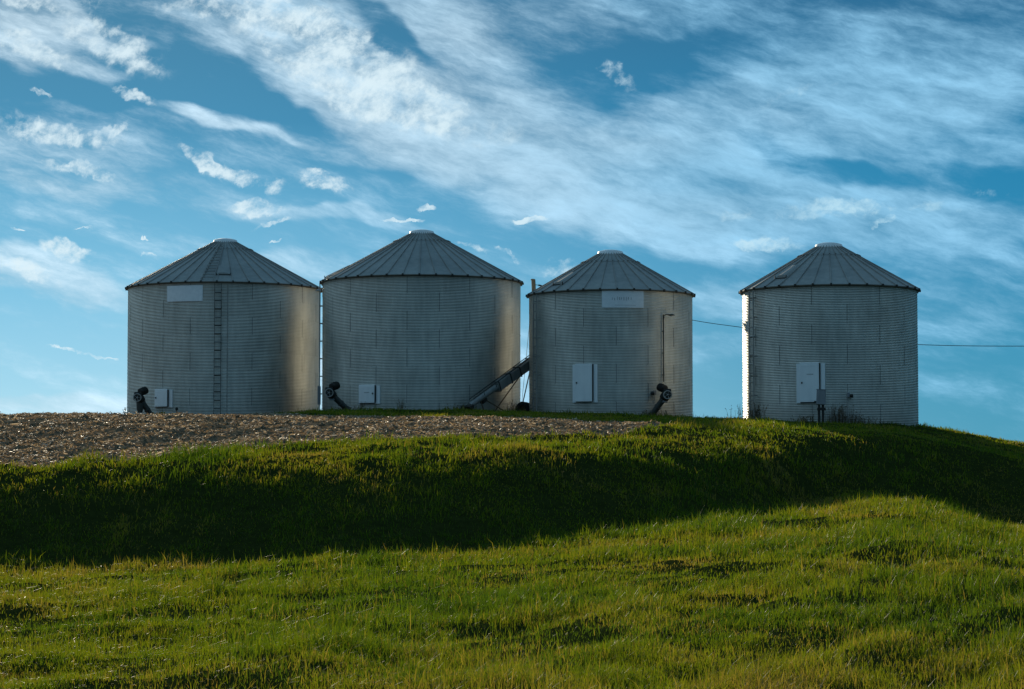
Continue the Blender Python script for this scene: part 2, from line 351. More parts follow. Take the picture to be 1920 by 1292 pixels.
def grass():
    c = 760000.0
    nm = int(c * 0.68 * math.log(98 / 14)); ns = int(nm * 0.42)
    n = nm + ns
    Y = np.concatenate([14 * np.exp(rng.uniform(0, math.log(100 / 14), nm)), 11 * np.exp(rng.uniform(0, math.log(100 / 11), ns))])
    side = rng.uniform(0, 1, ns) < 0.5; sp = rng.uniform(0, 1, ns) * np.minimum(1500, 45000 / Y[nm:])
    U = np.concatenate([rng.uniform(-300, 2220, nm), np.where(side, -300 - sp, 2220 + sp)])
    X = (U - 960) / 4000 * Y
    keep = ~soil_mask(X, Y)
    # sparse spill of grass over the field edge
    X, Y, U = X[keep], Y[keep], U[keep]
    bare = 0.5 * fbm(X * 0.8 + 40, Y * 0.45, 31, 4) + 0.5 * fbm(X * 2.6 + 4, Y * 1.5, 33, 3)
    keep = rng.uniform(0, 1, len(X)) < np.clip(0.62 + 5.5 * (bare - 0.5), 0.22, 1)
    X, Y, U = X[keep], Y[keep], U[keep]; n = len(X)
    big = fbm(X * 0.5, Y * 0.3, 21, 3); sml = fbm(X * 3.0, Y * 2.0, 23, 2)
    near_field = np.exp(-np.abs(Y - np.where(U < 1300, soil_near(U), 60)) / 4.0) * (U < 1300)
    h = (0.055 + 0.10 * np.clip((big - 0.3) * 2.2, 0, 1)) * (0.25 + 1.5 * sml) * rng.gamma(6, 1 / 6, n)
    h = h * (1 + 0.35 * near_field) * np.clip(0.8 + 0.004 * Y, 0.8, 1.1)
    h = h * np.interp(Y, [58, 66, 100], [1.0, 0.6, 0.6])
    tallb = rng.uniform(0, 1, n) < 0.03 * np.clip((fbm(X * 0.9 + 5, Y * 0.6, 77, 3) - 0.4) * 6, 0.2, 2)
    h = np.where(tallb, h * rng.uniform(1.4, 2.3, n), h)
    h = np.clip(h, 0.02, 0.34)
    w = np.maximum(0.0055, 0.00034 * Y) * rng.uniform(0.6, 1.3, n)
    lean = np.clip(np.abs(rng.normal(0.42, 0.42, n)), 0, 1.2)
    patch = fbm(X * 0.45 + 9, Y * 0.3 + 4, 44, 4)
    t = np.clip(0.62 + (patch - 0.5) * 1.7 + (fbm(X * 2.2, Y * 1.6, 47, 2) - 0.5) * 0.7 + rng.normal(0, 0.18, n), 0, 1)
    dead = rng.uniform(0, 1, n) < 0.05 + 0.35 * np.clip((fbm(X * 0.7, Y * 0.5, 61, 3) - 0.58) * 6, 0, 1)
    t = np.where(dead, rng.uniform(0, 0.2, n), t)
    V, f, lt, tt = blades(X, Y, h, w, lean, t)
    o = np_mesh('grass', V, f, lt, [M['grass']], False, {'tint': ('POINT', tt)})
    tag(o, 'long unmown green grass covering the slope in front of the bins', 'grass', kind='stuff')
grass()

def residue():
    n = 210000
    Y = 44 * np.exp(rng.uniform(0, math.log(104 / 44), n)); U = rng.uniform(-400, 1280, n); X = (U - 960) / 4000 * Y
    edge = soil_mask(X, Y) | (soil_mask(X, Y + 1.0) & (rng.uniform(0, 1, n) < 0.15))
    cl = fbm(X * 2.2, Y * 1.3, 71, 3)
    k = edge & (rng.uniform(0, 1, n) < np.clip((cl - 0.36) * 4.5, 0.06, 1)); X, Y = X[k], Y[k]; n = len(X)
    Z = height(X, Y) + rng.uniform(0.0, 0.05, n)
    L = rng.gamma(2.2, 0.028, n) + 0.02; L = np.clip(L, 0.02, 0.30); W = rng.uniform(0.008, 0.032, n)
    az = rng.uniform(0, 2 * np.pi, n); el = np.clip(rng.normal(0.2, 0.3, n), -0.25, 1.2); ro = rng.normal(0, 0.9, n)
    d = np.stack([np.cos(az) * np.cos(el), np.sin(az) * np.cos(el), np.sin(el)], 1)
    s = np.stack([-np.sin(az), np.cos(az), np.zeros(n)], 1); u = np.cross(d, s)
    s = s * np.cos(ro)[:, None] + u * np.sin(ro)[:, None]
    C = np.stack([X, Y, Z], 1); d = d * (L / 2)[:, None]; s = s * (W / 2)[:, None]
    cr = np.cross(d, s); cr = cr / (np.linalg.norm(cr, axis=1)[:, None] + 1e-9) * (W * 0.5)[:, None]
    V = np.empty((n, 6, 3)); V[:, 0] = C - d - s; V[:, 1] = C - s * 1.2 + cr; V[:, 2] = C + d - s * 0.6; V[:, 3] = C + d + s; V[:, 4] = C + s + cr; V[:, 5] = C - d + s * 0.8
    kx = (np.arange(n) * 6)[:, None]
    fl = np.concatenate([kx + np.array([0, 1, 4, 5]), kx + np.array([1, 2, 3, 4])], 1).ravel()
    t = np.clip(rng.beta(1.6, 2.2, n), 0, 0.95); t = np.where(rng.uniform(0, 1, n) < 0.03, 1.0, t)
    o = np_mesh('crop_residue', V.reshape(-1, 3), fl, np.full(2 * n, 4), [M['straw']], False, {'tint': ('POINT', np.repeat(t, 6))})
    tag(o, 'pale chopped stalks and husks scattered over the bare brown field', 'crop residue', kind='stuff')
    # clods
    n = 45000
    Y = 44 * np.exp(rng.uniform(0, math.log(104 / 44), n)); U = rng.uniform(-400, 1280, n); X = (U - 960) / 4000 * Y
    k = soil_mask(X, Y); X, Y = X[k], Y[k]; n = len(X)
    oc = np.array([[1,0,0],[0,1,0],[-1,0,0],[0,-1,0],[0,0,1.0],[0.6,0.6,0.55],[-0.6,0.5,0.6],[-0.5,-0.6,0.5],[0.6,-0.55,0.6]])
    fc = np.array([[0,1,5],[1,2,6],[2,3,7],[3,0,8],[4,5,6],[4,6,7],[4,7,8],[4,8,5],[5,1,6],[6,2,7],[7,3,8],[8,0,5]])
    r = np.clip(rng.gamma(2.0, 0.014, n), 0.01, 0.10)
    V = oc[None] * (r[:, None, None] * rng.uniform(0.6, 1.3, (n, 9, 3)))
    a = rng.uniform(0, 6.28, n); ca, sa = np.cos(a)[:, None], np.sin(a)[:, None]
    x = V[..., 0] * ca - V[..., 1] * sa; y = V[..., 0] * sa + V[..., 1] * ca
    V = np.stack([x + X[:, None], y + Y[:, None], V[..., 2] * 0.8 + height(X, Y)[:, None] - 0.01], -1)
    kx = (np.arange(n) * 9)[:, None, None]
    fl = (kx + fc[None]).ravel()
    o = np_mesh('soil_clods', V.reshape(-1, 3), fl, np.full(12 * n, 3), [M['soil']], False)
    tag(o, 'brown lumps of broken soil lying all over the bare field', 'soil clods', kind='stuff')
residue()

# ------------------------------------------------------------------ grain bins
PITCHC = 0.0677; RING = PITCHC * 12
class Bin: pass
def make_bin(name_label, cx_px, half_px, Rw, eave_py, base_py, cap_py, sheets, rib_phase, seam_phase, group):
    b = Bin(); b.R = Rw
    Y = Rw * F / half_px
    c = at(cx_px, 640, Y); b.cx, b.cy = c.x, Y
    b.zb = at(cx_px, base_py, Y - Rw).z - 0.25
    b.ze = at(cx_px, eave_py, Y).z                   # eave height seen at the limb
    b.h = b.ze - b.zb
    b.root = thing('grain_bin', name_label, 'grain bin', (b.cx, b.cy, b.zb), group)
    O = Vector((b.cx, b.cy, b.zb))
    # wall with real corrugation
    nseg = 200; z = 0.0; per = 6
    nrow = int(b.h / PITCHC * per) + 1
    zs = b.h - np.arange(nrow)[::-1] * (PITCHC / per); zs = zs[zs >= 0]; zs = np.concatenate([[0], zs]) if zs[0] > 0.001 else zs
    nrow = len(zs)
    th = np.linspace(0, 2 * np.pi, nseg, endpoint=False)
    dz = b.h - zs
    ringi = np.floor((dz - 1e-6) / RING)
    rr = Rw + 0.0115 * np.cos(dz / PITCHC * 2 * np.pi) - 0.003 * np.exp(-((dz / RING - np.round(dz / RING)) * RING / 0.012) ** 2)
    dent = 0.012 * (fbm(np.repeat(np.cos(th)[None] * 2 + 5, nrow, 0), zs[:, None] * 0.5 + np.sin(th)[None] * 2, int(cx_px) % 50, 2) - 0.5)
    RR = rr[:, None] + dent
    V = np.stack([RR * np.cos(th)[None], RR * np.sin(th)[None], np.repeat(zs[:, None], nseg, 1)], -1).reshape(-1, 3)
    i = np.arange(nrow - 1)[:, None] * nseg; j = np.arange(nseg)[None]; j2 = (j + 1) % nseg
    q = np.stack([i + j, i + j2, i + nseg + j2, i + nseg + j], -1).reshape(-1, 4)
    # one shade value per sheet
    rf = np.repeat(ringi[1:], nseg).astype(int); span = 2 * np.pi / sheets
    tf = np.tile(th + np.pi / nseg, nrow - 1)
    sh = np.floor((tf - seam_phase - (rf % 2) * span / 2) / span).astype(np.int64) % sheets
    sv = _hash(sh, rf.astype(np.int64), int(cx_px)) - 0.5
    mi = np.zeros(len(q)); fl = [q.ravel()]; lt = [np.full(len(q), 4)]; VV = [V]; base = len(V)
    # overlap strips at the sheet joints, following the corrugation
    for ri in range(int(math.ceil(b.h / RING))):
        rows = np.where((dz >= ri * RING - 1e-4) & (dz <= (ri + 1) * RING + 1e-4))[0]
        if len(rows) < 3: continue
        for k in range(sheets):
            t0 = seam_phase + (ri % 2) * span / 2 + k * span; w = 0.013 / Rw
            A = []
            for t, o_ in ((t0 - w, -0.004), (t0 - w * 0.8, 0.007), (t0 + w * 0.8, 0.007), (t0 + w, -0.004)):
                rr_ = rr[rows] + o_ + 0.006 * 0
                A.append(np.stack([rr_ * math.cos(t), rr_ * math.sin(t), zs[rows]], 1))
            P = np.concatenate(A); m_ = len(rows)
            for s_ in range(3):
                ii = np.arange(m_ - 1)
                qq = np.stack([ii + s_ * m_, ii + (s_ + 1) * m_, ii + 1 + (s_ + 1) * m_, ii + 1 + s_ * m_], -1) + base
                fl.append(qq.ravel()); lt.append(np.full(len(qq), 4)); mi = np.concatenate([mi, np.ones(len(qq))]); sv = np.concatenate([sv, np.zeros(len(qq))])
            VV.append(P); base += len(P)
            # bolts along the ring joint are pressed dark heads
    # ring-joint bolt heads
    for ri in range(1, int(math.ceil(b.h / RING))):
        zz = b.h - ri * RING
        nb = sheets * 12
        for k in range(nb):
            t = 2 * math.pi * k / nb + 0.01
            rb = Rw + 0.014; hw = 0.013 / Rw
            P = np.array([[Rw * 1.0 * math.cos(t + s1 * hw), Rw * 1.0 * math.sin(t + s1 * hw), zz + s2 * 0.011] for s1, s2 in ((-1, -1), (1, -1), (1, 1), (-1, 1))] +
                         [[rb * math.cos(t + s1 * hw * .6), rb * math.sin(t + s1 * hw * .6), zz + s2 * 0.007] for s1, s2 in ((-1, -1), (1, -1), (1, 1), (-1, 1))])
            qq = np.array([[4, 5, 6, 7], [0, 1, 5, 4], [1, 2, 6, 5], [2, 3, 7, 6], [3, 0, 4, 7]]) + base
            VV.append(P); base += 8; fl.append(qq.ravel()); lt.append(np.full(5, 4)); mi = np.concatenate([mi, np.ones(5)]); sv = np.concatenate([sv, np.zeros(5)])
    V = np.concatenate(VV)
    wall = np_mesh('wall', V, np.concatenate(fl), np.concatenate(lt), [M['wall'], M['seam']], True, {'sheet': ('FACE', sv)}, mi)
    wall.parent = b.root
    # roof: flat panels between raised ribs
    capR = 0.60; ov = 0.11
    zcap = (at(cx_px, cap_py, Y).z - b.zb)
    Re = Rw + ov; slope = (zcap - b.h + 0.02) / (Re - capR)
    b.slope = slope; b.Re = Re; b.zeave = b.h + 0.0; b.capR = capR; b.zcap = zcap
    mb = MB(); nr = sheets * 4
    def rp(r, t, up=0.0):
        z_ = b.zeave + (Re - r) * slope
        return (r * math.cos(t) - 0, r * math.sin(t), z_ + up)
    b.rp = rp
    for k in range(nr):
        t0 = rib_phase + 2 * math.pi * k / nr; t1 = t0 + 2 * math.pi / nr
        jr = 1.30                                     # upper collar of the roof panels
        for (ra, rb_, lift) in ((Re, jr, 0.0), (jr + 0.02, capR - 0.08, 0.012)):
            mb.add([rp(ra, t0, lift), rp(ra, t1, lift), rp(rb_, t1, lift), rp(rb_, t0, lift)], [(0, 1, 2, 3)])
            mb.add([rp(ra, t0, lift), rp(ra, t1, lift), rp(ra, t1, lift - 0.03), rp(ra, t0, lift - 0.03)], [(0, 3, 2, 1)])
        # rib
        hw0, hw1 = 0.032, 0.018
        def ribp(r, s_, up):
            w_ = (hw0 + (hw1 - hw0) * (Re - r) / (Re - capR)); w_ = min(w_, math.pi * r / nr * 0.8)
            c_, sn = math.cos(t0), math.sin(t0); z_ = b.zeave + (Re - r) * slope
            return (r * c_ - s_ * w_ * sn, r * sn + s_ * w_ * c_, z_ + up)
        a_ = Re + 0.035; e_ = capR - 0.02
        hgt = 0.05
        mb.add([ribp(a_, -1, -0.004), ribp(a_, -0.45, hgt), ribp(a_, 0.45, hgt), ribp(a_, 1, -0.004),
                ribp(e_, -1, -0.004), ribp(e_, -0.45, hgt), ribp(e_, 0.45, hgt), ribp(e_, 1, -0.004)],
               [(0, 4, 5, 1), (1, 5, 6, 2), (2, 6, 7, 3), (4, 7, 6, 5)])
        mb.add([ribp(a_ , -1.05, -0.035), ribp(a_, -0.5, hgt + 0.004), ribp(a_, 0.5, hgt + 0.004), ribp(a_, 1.05, -0.035)], [(0, 1, 2, 3)], 1)
        mb.box(Vector(ribp(a_ - 0.01, 0, 0.0)), (-math.sin(t0), math.cos(t0), 0), (math.cos(t0), math.sin(t0), 0), (0, 0, 1), 0.038, 0.028, 0.052, 2)
        # clip where the panels overlap
        mb.box(Vector(ribp(jr, 0, hgt + 0.01)), (-math.sin(t0), math.cos(t0), 0), (math.cos(t0), math.sin(t0), -slope), (slope * math.cos(t0), slope * math.sin(t0), 1), 0.02, 0.05, 0.02, 0)
    # eave flashing: dark brown underside of the drip edge
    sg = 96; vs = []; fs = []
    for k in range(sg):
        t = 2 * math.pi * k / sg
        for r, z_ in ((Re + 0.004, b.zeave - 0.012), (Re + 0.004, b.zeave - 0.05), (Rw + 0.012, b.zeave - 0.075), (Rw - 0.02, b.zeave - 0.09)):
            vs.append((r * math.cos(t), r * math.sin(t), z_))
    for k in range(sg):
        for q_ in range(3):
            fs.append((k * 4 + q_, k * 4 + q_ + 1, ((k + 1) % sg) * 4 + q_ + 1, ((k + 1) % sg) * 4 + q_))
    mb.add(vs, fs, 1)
    roof = mb.build('roof', [M['roof'], M['trim'], M['dark']], b.root)
    mb = MB()
    mb.revolve((0, 0, zcap), (0, 0, 1), [(capR - 0.05, -0.03), (capR + 0.035, -0.01), (capR + 0.04, 0.03), (capR - 0.01, 0.045), (capR - 0.045, 0.16), (capR - 0.10, 0.185), (capR * 0.5, 0.235), (0.001, 0.25)], 40)
    mb.build('cap', M['cap'], roof)
    b.roof = roof
    return b

def hit(b, px):                       # where an image column meets the front of a bin: angle on its wall
    d = Vector(((px - 960) / F, 1.0)).normalized(); c = Vector((b.cx, b.cy))
    t = c.dot(d); q2 = c.length_squared - t * t; rad = b.R
    off = math.sqrt(max(rad * rad - q2, 0)); p = d * (t - off)
    return math.atan2(p.y - b.cy, p.x - b.cx), p.y
def zpx(b, px, py):
    th, Y = hit(b, px); return at(px, py, Y).z - b.zb
def frame(b, th, n=0.0, z=0.0, t=0.0):
    nx = Vector((math.cos(th), math.sin(th), 0)); tx = Vector((-math.sin(th), math.cos(th), 0))   # tx: towards image right on the near side
    return nx * (b.R + n) + tx * t + Vector((0, 0, z)), tx, nx

GR = 'galvanised grain bins on the hilltop'
B1 = make_bin('leftmost wide bin, ladder up its middle and blank plate under the eave', 421, 179, 4.57, 543, 792, 457, 10, 0.055, 0.10, GR)
B2 = make_bin('tallest, widest bin with no wall plate, sloping elevator at its right foot', 790.5, 185.5, 4.57, 531, 784, 441, 10, 0.02, 0.215, GR)
B3 = make_bin('narrow third bin with a wide plate above its tall door', 1145, 153, 3.66, 554.5, 787, 479, 8, 0.03, 0.02, GR)
B4 = make_bin('detached rightmost bin beyond the open gap, sunlit down its left edge', 1555.5, 162.5, 3.66, 546.5, 795, 466, 8, 0.07, 0.44, GR)

def surf_box(mb, b, th, t0, t1, n0, n1, z0, z1, mi=0, bev=0.0):
    c, tx, nx = frame(b, th, (n0 + n1) / 2, (z0 + z1) / 2, (t0 + t1) / 2)
    mb.box(c, tx, nx, (0, 0, 1), abs(t1 - t0) / 2, abs(n1 - n0) / 2, abs(z1 - z0) / 2, mi, bev)

def make_door(b, x0, x1, y0, y1, lx0, lx1, name='access_door', handle=None, plate=None):
    """x0..x1 outer frame columns, lx0..lx1 the leaf"""
    xm = (x0 + x1) / 2; th, Yh = hit(b, xm); k = Yh / F
    z1, z0 = zpx(b, xm, y0), zpx(b, xm, y1)
    c = lambda x: (x - xm) * k / max(math.cos(th + math.pi / 2 - math.atan2(b.cx, b.cy) * 0), 0.6)
    # frame: bent plate round the opening
    mb = MB(); a, e = c(x0), c(x1); la, le = c(lx0), c(lx1)
    ins = (a * a) / (2 * b.R) + 0.03
    surf_box(mb, b, th, a, e, -ins - 0.05, 0.022, z0 - 0.02, z1 - 0.04, 0, 0.006)
    fr = mb.build('door_frame', M['panel'], b.root)
    mb = MB(); surf_box(mb, b, th, la, le, 0.034, 0.085, z0 + 0.02, z1, 0, 0.012)
    # pressed stiffening rails on the leaf
    for zz in (z0 + 0.12, z1 - 0.12):
        surf_box(mb, b, th, la + 0.06, le - 0.06, 0.083, 0.093, zz - 0.015, zz + 0.015, 0, 0.004)
    d = mb.build(name, M['panel'], b.root)
    mb = MB()                                                         # dark gap, gasket side and hinge
    surf_box(mb, b, th, le + 0.003, le + 0.05, 0.02, 0.075, z0 + 0.02, z1 - 0.03)
    surf_box(mb, b, th, la + 0.02, le - 0.02, 0.02, 0.06, z0 - 0.012, z0 + 0.017)
    mb.build('hinge_strip', M['dark'], b.root)
    if handle:
        hx, hy = handle; mb = MB()
        ht = c(hx); hzz = zpx(b, hx, hy)
        surf_box(mb, b, th, ht - 0.028, ht + 0.028, 0.086, 0.125, hzz - 0.035, hzz + 0.035, 0, 0.008)
        mb.build('handle', M['dark'], d)
    if plate:
        px0, px1, py_ = plate; mb = MB()
        zz = zpx(b, xm, py_)
        surf_box(mb, b, th, c(px0), c(px1), 0.084, 0.092, zz - 0.02, zz + 0.02)
        mb.build('maker_plate', M['print'], d)
    return d
make_door(B1, 289, 325, 729.5, 763.5, 290, 316, handle=(293, 746))
make_door(B2, 672, 713, 721.5, 756.5, 673.5, 704, handle=(701, 738), plate=(684, 694, 736))
make_door(B3, 1074, 1120, 682, 754, 1080, 1111, handle=(1082.5, 718))
make_door(B4, 1495, 1546, 680, 755, 1501.5, 1536, handle=(1505.5, 718), plate=(1514, 1526, 702))

def make_sign(b, x0, x1, y0, y1, marks=False):
    xm = (x0 + x1) / 2; th, Yh = hit(b, xm)
    t0, _ = hit(b, x0); t1, _ = hit(b, x1); z1, z0 = zpx(b, xm, y0), zpx(b, xm, y1)
    mb = MB(); n = 12; r0 = b.R + 0.014; r1 = b.R + 0.024; vs = []; fs = []
    for i in range(n + 1):
        t = t0 + (t1 - t0) * i / n
        for r, z in ((r0, z0), (r1, z0 + 0.003), (r1, z1 - 0.003), (r0, z1)): vs.append((r * math.cos(t), r * math.sin(t), z))
    for i in range(n):
        for q in range(3): fs.append((i * 4 + q, (i + 1) * 4 + q, (i + 1) * 4 + q + 1, i * 4 + q + 1))
    fs.append((0, 1, 2, 3)); fs.append((n * 4 + 3, n * 4 + 2, n * 4 + 1, n * 4))
    mb.add(vs, fs)
    p = mb.build('name_plate', M['plate'], b.root)
    mb = MB()
    W = (t1 - t0)
    def strip(f0, f1, za, zb_):
        vs = []; fs = []
        for i in range(5):
            t = t0 + W * (f0 + (f1 - f0) * i / 4)
            for z in (za, zb_): vs.append(((r1 + 0.003) * math.cos(t), (r1 + 0.003) * math.sin(t), z))
        for i in range(4): fs.append((i * 2, i * 2 + 2, i * 2 + 3, i * 2 + 1))
        mb.add(vs, fs)
    if marks:      # worn remains of lettering, no longer legible, and a stained lower line
        hh = z1 - z0
        rs = random.Random(3)
        x = 0.24
        while x < 0.70:
            w = rs.uniform(0.012, 0.022); strip(x, x + w, z0 + hh * rs.uniform(0.40, 0.46), z0 + hh * rs.uniform(0.54, 0.62)); x += w + rs.uniform(0.02, 0.05)
        strip(0.30, 0.80, z0 + hh * 0.13, z0 + hh * 0.155)
        mb.build('worn_lettering', M['print'], p)
make_sign(B1, 312, 378.5, 535, 565)
make_sign(B3, 1129, 1207, 543.5, 577, True)

def make_ladder(b, th, y_top_z=None, width=0.30, standoff=0.16, bottom=0.35, cage=False):
    rt = thing_part('ladder', b.root)
    mb = MB(); zt = b.h - 0.10 if y_top_z is None else y_top_z
    for s in (-1, 1):
        c, tx, nx = frame(b, th, standoff, 0, s * width / 2)
        mb.box(c + Vector((0, 0, (bottom + zt) / 2)), tx, nx, (0, 0, 1), 0.010, 0.022, (zt - bottom) / 2)
    z = bottom + 0.15
    while z < zt - 0.05:
        c, tx, nx = frame(b, th, standoff, z)
        mb.tube([c - tx * width / 2, c + tx * width / 2], 0.024, 6); z += 0.38
    z = bottom + 0.3
    while z < zt:
        for s in (-1, 1):
            c, tx, nx = frame(b, th, standoff / 2, z, s * (width / 2 + 0.012))
            mb.box(c, tx, nx, (0, 0, 1), 0.006, standoff / 2 + 0.02, 0.02)
        z += RING
    o = mb.build('ladder', M['tube' if cage else 'steel'], b.root)
    return o
def thing_part(n, p): return None
th1, _ = hit(B1, 407.5); make_ladder(B1, th1, cage=True)
# silhouette ladder on the left limb of the second bin
a2 = math.atan2(B2.cx, B2.cy)
make_ladder(B2, math.pi - a2 + 0.012, standoff=0.13, width=0.34)
th3, _ = hit(B3, 1010); make_ladder(B3, th3, standoff=0.18)
th4, _ = hit(B4, 1417); make_ladder(B4, th4, standoff=0.18)

def wall_pipe(b, px, y0, y1, r=0.02, n=0.05, m='steel', name='conduit'):
    th, _ = hit(b, px); z1, z0 = zpx(b, px, y0), (zpx(b, px, y1) if y1 else 0.2)
    mb = MB(); c0, tx, nx = frame(b, th, n, z0); c1, _, _ = frame(b, th, n, z1); mb.tube([c0, c1], r, 8)
    z = z0 + 0.3
    while z < z1:
        c, tx, nx = frame(b, th, n / 2, z); mb.box(c, tx, nx, (0, 0, 1), 0.03, n / 2 + 0.01, 0.012); z += 0.95
    return mb.build(name, M[m], b.root)
wall_pipe(B1, 425.5, 534, None, 0.017, 0.03, 'steel', 'conduit')
wall_pipe(B3, 1243, 590, 716, 0.024, 0.06, 'dark', 'conduit')
wall_pipe(B4, 1589, 740, None, 0.016, 0.04, 'steel', 'conduit')
wall_pipe(B3, 1227, 742, None, 0.016, 0.04, 'steel', 'conduit')

def yard_light(b, px, py, direction, label):
    th, _ = hit(b, px); z = zpx(b, px, py); c, tx, nx = frame(b, th, 0.09, z); c = c + Vector((b.cx, b.cy, b.zb))
    t = thing('yard_light', label, 'lamp', c)
    mb = MB(); d = (tx * direction * 0.9 + nx * 0.45).normalized()
    mb.tube([(0, 0, -0.12), (0, 0, 0.0), d * 0.10 + Vector((0, 0, 0.05)), d * 0.22 + Vector((0, 0, 0.055))], 0.02, 8); mb.build('arm', M['dark'], t)
    mb = MB(); mb.revolve(d * 0.34 + Vector((0, 0, 0.075)), (0, 0, -1), [(0.001, 0), (0.07, 0.004), (0.15, 0.05), (0.155, 0.062), (0.10, 0.055)], 20); mb.build('lamp_shade', M['dark'], t)
    mb = MB(); mb.revolve(d * 0.34 + Vector((0, 0, 0.02)), (0, 0, -1), [(0.09, 0), (0.08, 0.035), (0.001, 0.05)], 16); mb.build('lens', M['glass'], t)
yard_light(B3, 1243, 592, 1, 'small dark lamp on a thin conduit, on the sunlit flank of the third bin')
# lamp by the eave between the first two bins
p = at(598, 543.5, 99.5)
t = thing('yard_light', 'thin disc lamp poking up between the eaves of the two leftmost bins', 'lamp', p)
mb = MB(); mb.revolve((0, 0, 0.02), (0, 0, -1), [(0.001, 0), (0.08, 0.004), (0.20, 0.05), (0.21, 0.065), (0.12, 0.055)], 20); mb.build('lamp_shade', M['box'], t)
mb = MB(); mb.revolve((0, 0, -0.035), (0, 0, -1), [(0.10, 0), (0.08, 0.03), (0.001, 0.04)], 16); mb.build('lens', M['glass'], t)
bp = Vector((B2.cx - (B2.R + 0.05) * math.cos(a2), B2.cy + 0.3, p.z - 0.35)) - p
mb = MB(); mb.tube([(0.05, 0, -0.01), (bp.x * 0.5, bp.y * 0.5, -0.02), (bp.x, bp.y, -0.12), (bp.x, bp.y, -0.40)], 0.016, 8); mb.build('arm', M['dark'], t)

def outlet_box(b, px, py, dirn, name='outlet_box'):
    th, _ = hit(b, px); z = zpx(b, px, py); mb = MB()
    surf_box(mb, b, th, -0.055, 0.055, 0.02, 0.12, z - 0.09, z + 0.11, 0, 0.01)
    o = mb.build(name, M['box'], b.root)
    c, tx, nx = frame(b, th, 0.10, z - 0.02, dirn * 0.13); mb = MB()
    mb.revolve(c - tx * dirn * 0.08, tx * dirn, [(0.001, 0), (0.055, 0.0), (0.075, 0.04), (0.075, 0.12), (0.05, 0.14), (0.001, 0.14)], 12)
    mb.build('socket', M['dark'], o)
outlet_box(B4, 1590, 741, 1); outlet_box(B3, 1226, 737, -1)
# little standpipe at the foot of the first bin
th, _ = hit(B1, 338); mb = MB(); z = zpx(B1, 338, 766)
c, tx, nx = frame(B1, th, 0.35, 0); mb.tube([c, c + Vector((0, 0, z - 0.02))], 0.025, 8); mb.revolve(c + Vector((0, 0, z - 0.1)), (0, 0, 1), [(0.001, 0), (0.06, 0), (0.065, 0.1), (0.05, 0.14), (0.001, 0.15)], 12)
o = mb.build('standpipe', M['dark']); o.location = B1.root.location
tag(o, 'short dark standpipe in front of the leftmost bin, right of its small door', 'standpipe')

# metal trunking box and guard on the ladder of the second bin
mb = MB(); thl = math.pi - a2 + 0.012; z0 = zpx(B2, 612, 757); z1 = zpx(B2, 612, 722)
surf_box(mb, B2, thl, -0.2, 0.2, 0.075, 0.21, z0, z1, 0, 0.01)
mb.build('ladder_guard', M['box'], B2.root)

# roof hatches
def hatch(b, th, r0, r1, w, up=0.07):
    mb = MB(); vs = []; n = 5
    nx = Vector((math.cos(th), math.sin(th), 0)); tx = Vector((-math.sin(th), math.cos(th), 0))
    def P(r, t, u): z_ = b.zeave + (b.Re - r) * b.slope; return nx * r + tx * t + Vector((0, 0, z_ + u))
    ts = [-1, -0.55, 0, 0.55, 1]; us = [0.0, up * 0.85, up, up * 0.85, 0.0]
    lo = [P(r0 - (0.0 if abs(t) > .9 else 0.05 * (1 - t * t)), t * w, u + 0.03) for t, u in zip(ts, us)]
    hi = [P(r1, t * w * 0.78, u * 0.5 + 0.03) for t, u in zip(ts, us)]
    mb.add(lo + hi, [(i, i + 1, n + i + 1, n + i) for i in range(n - 1)] + [tuple(range(n))[::-1], tuple(range(n, 2 * n))], 0)
    mb.add([P(r0 + 0.012, -w, 0.0), P(r0 + 0.012, w, 0.0), P(r0 + 0.012, w, 0.04), P(r0 + 0.012, -w, 0.04)], [(0, 1, 2, 3)], 1)
    for s in (-1, 1): mb.tube([P(r0 + 0.02, s * w, 0.0), P(r0 + 0.02, s * w, up + 0.04)], 0.02, 6, 1)
    mb.build('roof_hatch', [M['roof'], M['dark']], b.roof)
def roof_theta(b, px, py_r):         # angle on the near side of the roof at radius r
    x = (px - 960) / F * b.cy - b.cx
    return -math.acos(max(-1, min(1, x / py_r)))
a1 = math.atan2(B1.cx, B1.cy)
hatch(B1, -math.pi / 2 + 0.115 - a1 * 0.0 - 0.0, 4.05, 3.15, 0.32)
hatch(B2, math.pi + 0.04, 4.45, 3.35, 0.34, 0.14)
hatch(B3, roof_theta(B3, 1048, 3.15), 3.25, 2.3, 0.30, 0.10)
hatch(B4, roof_theta(B4, 1457, 3.05), 3.15, 2.2, 0.30, 0.10)
# roof ladder of the first bin: rungs across one panel
mb = MB(); thr = -math.pi / 2 - 0.045; nx = Vector((math.cos(thr), math.sin(thr), 0)); tx = Vector((-math.sin(thr), math.cos(thr), 0))
def RP(r, t, u): return nx * r + tx * t + Vector((0, 0, B1.zeave + (B1.Re - r) * B1.slope + u))
r = 4.45
while r > 0.95:
    w = min(0.27, 0.30 * r / 4.6 + 0.03); mb.tube([RP(r, -w, 0.075), RP(r, w, 0.075)], 0.017, 6); r -= 0.29
for s in (-1, 1): mb.tube([RP(4.62, s * 0.29, 0.07), RP(2.6, s * 0.21, 0.07), RP(0.9, s * 0.10, 0.07)], 0.016, 6)
mb.build('roof_ladder', M['seam'], B1.roof)

